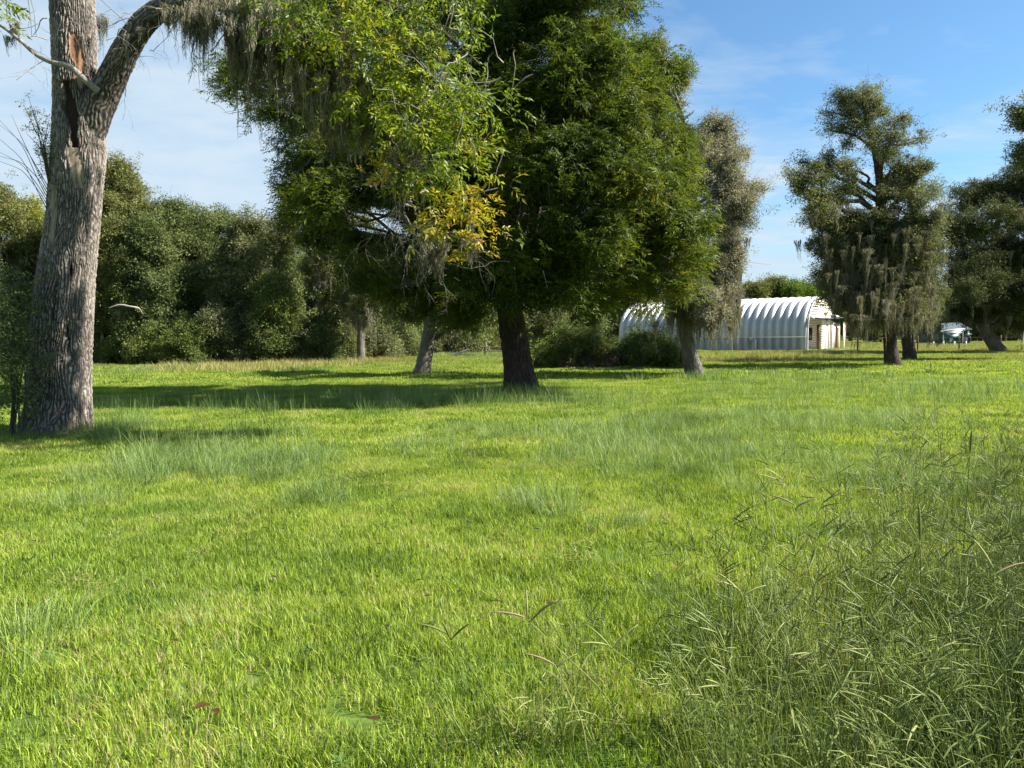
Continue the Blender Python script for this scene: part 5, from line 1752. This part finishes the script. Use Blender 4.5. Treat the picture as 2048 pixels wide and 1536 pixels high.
# saplings left of the great trunk
for (x, y, top, hw, nst, lab) in [(38, 872, 560, 40, 9, 'cluster of thin saplings crowding the left side of the great trunk'), (-20, 880, 480, 40, 7, 'sapling clump cut by the left edge')]:
    b = G(x, y)
    Ds = float(b[1])
    r_ = thing('sapling', b, lab, 'sapling')
    g = Geo()
    lp, lm = [], []
    for k in range(nst):
        bx = x + rng.uniform(-18, 14)
        tx = x + rng.uniform(-hw, hw)
        ty = top + rng.uniform(-60, 140)
        X, rr_ = smooth_path([P(bx, y, Ds), P(bx + (tx - bx) * 0.2, (y * 2 + ty) / 3, Ds + rng.normal(0, 0.1)), P((bx + tx) / 2 + rng.normal(0, 6), (y + 2 * ty) / 3, Ds), P(tx, ty, Ds + rng.normal(0, 0.4))],
                             [0.022, 0.018, 0.012, 0.004], 14)
        g.tube(X, rr_ * rng.uniform(0.5, 1.2), 5)
        for q in range(7):
            i = rng.integers(3, 14)
            forked(g, X[i], np.array([rng.normal(0, 0.7), rng.normal(0, 0.5), 0.5]), rng.uniform(0.25, 0.6), 0.006, 1)
            lp.append(X[i] + rng.normal(0, 0.22, (5, 3)))
    g.obj('stems', 'limb', r_, kind='stuff')
    lp = np.vstack(lp)
    lp[:, 2] = np.abs(lp[:, 2])
    scatter('foliage', 'oak_small', lp, rand_rot(len(lp), 0.6), rng.uniform(0.35, 0.8, len(lp)), r_)
# bare soil and litter round the saplings
g = Geo()
c = G(30, 872)
th = np.linspace(0, 2 * math.pi, 40, endpoint=False)
c = c + [0.35, 0.05, 0]
rr = 0.75 + 0.2 * np.sin(th * 3) + 0.1 * np.sin(th * 7 + 1)
ring = np.stack([c[0] + 1.5 * rr * np.cos(th), c[1] + 0.25 + 0.55 * rr * np.sin(th), np.full(40, 0.0)], 1)
g.add(np.vstack([ring, [[c[0], c[1] + 0.25, 0.05]]]), tris=[[i, (i + 1) % 40, 40] for i in range(40)])
tag(g.obj('bare_soil', 'dirt'), 'patch of bare brown soil round the saplings', kind='structure')


# individual seeding stems that stand out
def stalk(px, py, ytop, xtop, ns, label, tone=0.5, scale=1.0):
    b = G(px, py)
    D = float(b[1])
    tp = P(xtop, ytop, D - 0.05)
    r_ = thing('grass_stalk', b, label, 'grass stalk', 'seeding grass stalks')
    g = Geo()
    X, rr_ = smooth_path([b, b * 0.6 + tp * 0.4 + [0.02, 0, 0.03], tp], [0.0030, 0.0026, 0.0016], 12)
    g.tube(X, rr_, 5, tone)
    g.obj('stem', 'culm', r_)
    td = unit(X[-1] - X[-3])
    for k in range(ns):
        g = Geo()
        if ns == 1:
            d = td
        else:
            d = unit(td * 0.5 + RX * (-0.9 + 1.8 * k / (ns - 1)) + rng.normal(0, 0.15, 3) + np.array([0, 0, 0.2]))
        L = rng.uniform(0.085, 0.125) * scale
        s = np.linspace(0, 1, 7)
        bb = X[-1] - td * 0.012 * k
        sp = bb + d * L * s[:, None] + np.stack([0 * s, 0 * s, -0.22 * L * s * s], 1)
        g.tube(sp, np.array([0.0014, 0.0030, 0.0034, 0.0032, 0.0028, 0.0022, 0.0008]) * scale, 5, min(1, tone + 0.2))
        g.obj('seed_spike', 'culm', r_)
    return r_


stalk(475, 1600, 1415, 470, 1, 'single upright green stalk with a thick dark head at the bottom left', 0.25, 1.0)
for args in [(1285, 1500, 1235, 1050, 3, 'leaning stalk with the longest pale seed fingers near the bottom centre', 0.75, 1.3), (1030, 1530, 1268, 895, 3, 'leaning stalk with dark crossed seed fingers left of bottom centre', 0.3, 1.1),
             (1420, 1480, 1290, 1215, 3, 'arching stalk with straight pale fingers, right of bottom centre', 0.7, 1.2), (1650, 1400, 1010, 1590, 2, 'tall stalk with two pale fingers at the edge of the bank', 0.7, 1.1),
             (1830, 1480, 1080, 1840, 1, 'dark upright seed plume in the bank of grass', 0.15, 1.6), (1900, 1300, 905, 1940, 1, 'tallest dark seed plume near the right edge', 0.15, 1.5),
             (1730, 1500, 1260, 1725, 1, 'stout dark green spike in the lower right grass', 0.2, 1.6), (2010, 1520, 1130, 1985, 4, 'stalk with a whitish fan of seed fingers at the right edge', 0.85, 1.3),
             (1880, 980, 742, 1862, 3, 'lone stalk whose three fingers stand clear over the far lawn', 0.6, 1.2), (1560, 1500, 1180, 1480, 3, 'slender bent stalk at the left edge of the bank', 0.6, 1.1),
             (1180, 1540, 1330, 1110, 2, 'short bent stalk with two pale fingers low in the centre', 0.8, 1.1)]:
    stalk(*args)


# fallen leaves
def fallen(px, py, size, mat, label, group=None, lift=0.05):
    size *= 0.75
    c = G(px, py) + [0, 0, lift]
    az = rng.uniform(0, 6.28)
    g = Geo()
    n, m = 7, 3
    V, Q = [], []
    for i in range(n):
        t = i / (n - 1)
        w = 0.34 * math.sin(math.pi * min(1, t * 0.93 + 0.05)) ** 0.7 * (1 + 0.25 * math.sin(t * 14))
        for j in range(m):
            s = (j - 1)
            V.append([(t - 0.5), s * w, 0.16 * abs(s) * math.sin(math.pi * t) + 0.18 * (t - 0.5) ** 2 + rng.normal(0, 0.02)])
    for i in range(n - 1):
        for j in range(m - 1):
            a = i * m + j
            Q.append([a, a + 1, a + m + 1, a + m])
    V = np.array(V) * size
    ca, sa = math.cos(az), math.sin(az)
    V = np.stack([V[:, 0] * ca - V[:, 1] * sa, V[:, 0] * sa + V[:, 1] * ca, V[:, 2]], 1) + c
    g.add(V, quads=Q)
    g.tube([V[1], V[1] + np.array([-ca, -sa, 0.1]) * size * 0.25], [0.0015, 0.001], 3)
    return tag(g.obj('fallen_leaf', mat), label, 'leaf', group)


fallen(405, 1452, 0.085, 'fallen', 'curled rusty brown leaf lying at the bottom left, largest on the lawn', lift=0.075)
fallen(432, 1458, 0.06, 'fallen', 'thin curled leaf fragment touching the large rusty leaf', lift=0.07)
for (x, y, lab) in [(530, 1075, 'brown leaf paired with a black one on the open lawn'), (965, 950, 'orange-brown leaf at the edge of the tall blue-green grass'), (350, 1310, 'small reddish leaf near the left grass clump'), (748, 1475, 'small pinkish leaf at the bottom centre')]:
    fallen(x, y, 0.06, 'fallen', lab, lift=0.07)
for (x, y) in [(565, 1075), (738, 945), (835, 980), (690, 1005), (800, 1015), (70, 1100), (53, 1165), (548, 1175), (757, 1107), (838, 1182), (855, 1215), (918, 1205), (774, 1278), (1075, 1075), (980, 1095), (1170, 1065), (1205, 1050), (1100, 1230)]:
    fallen(x, y, 0.05, 'fallendark', 'small blackened leaf scattered on the open lawn', 'blackened leaves on the lawn', lift=0.065)
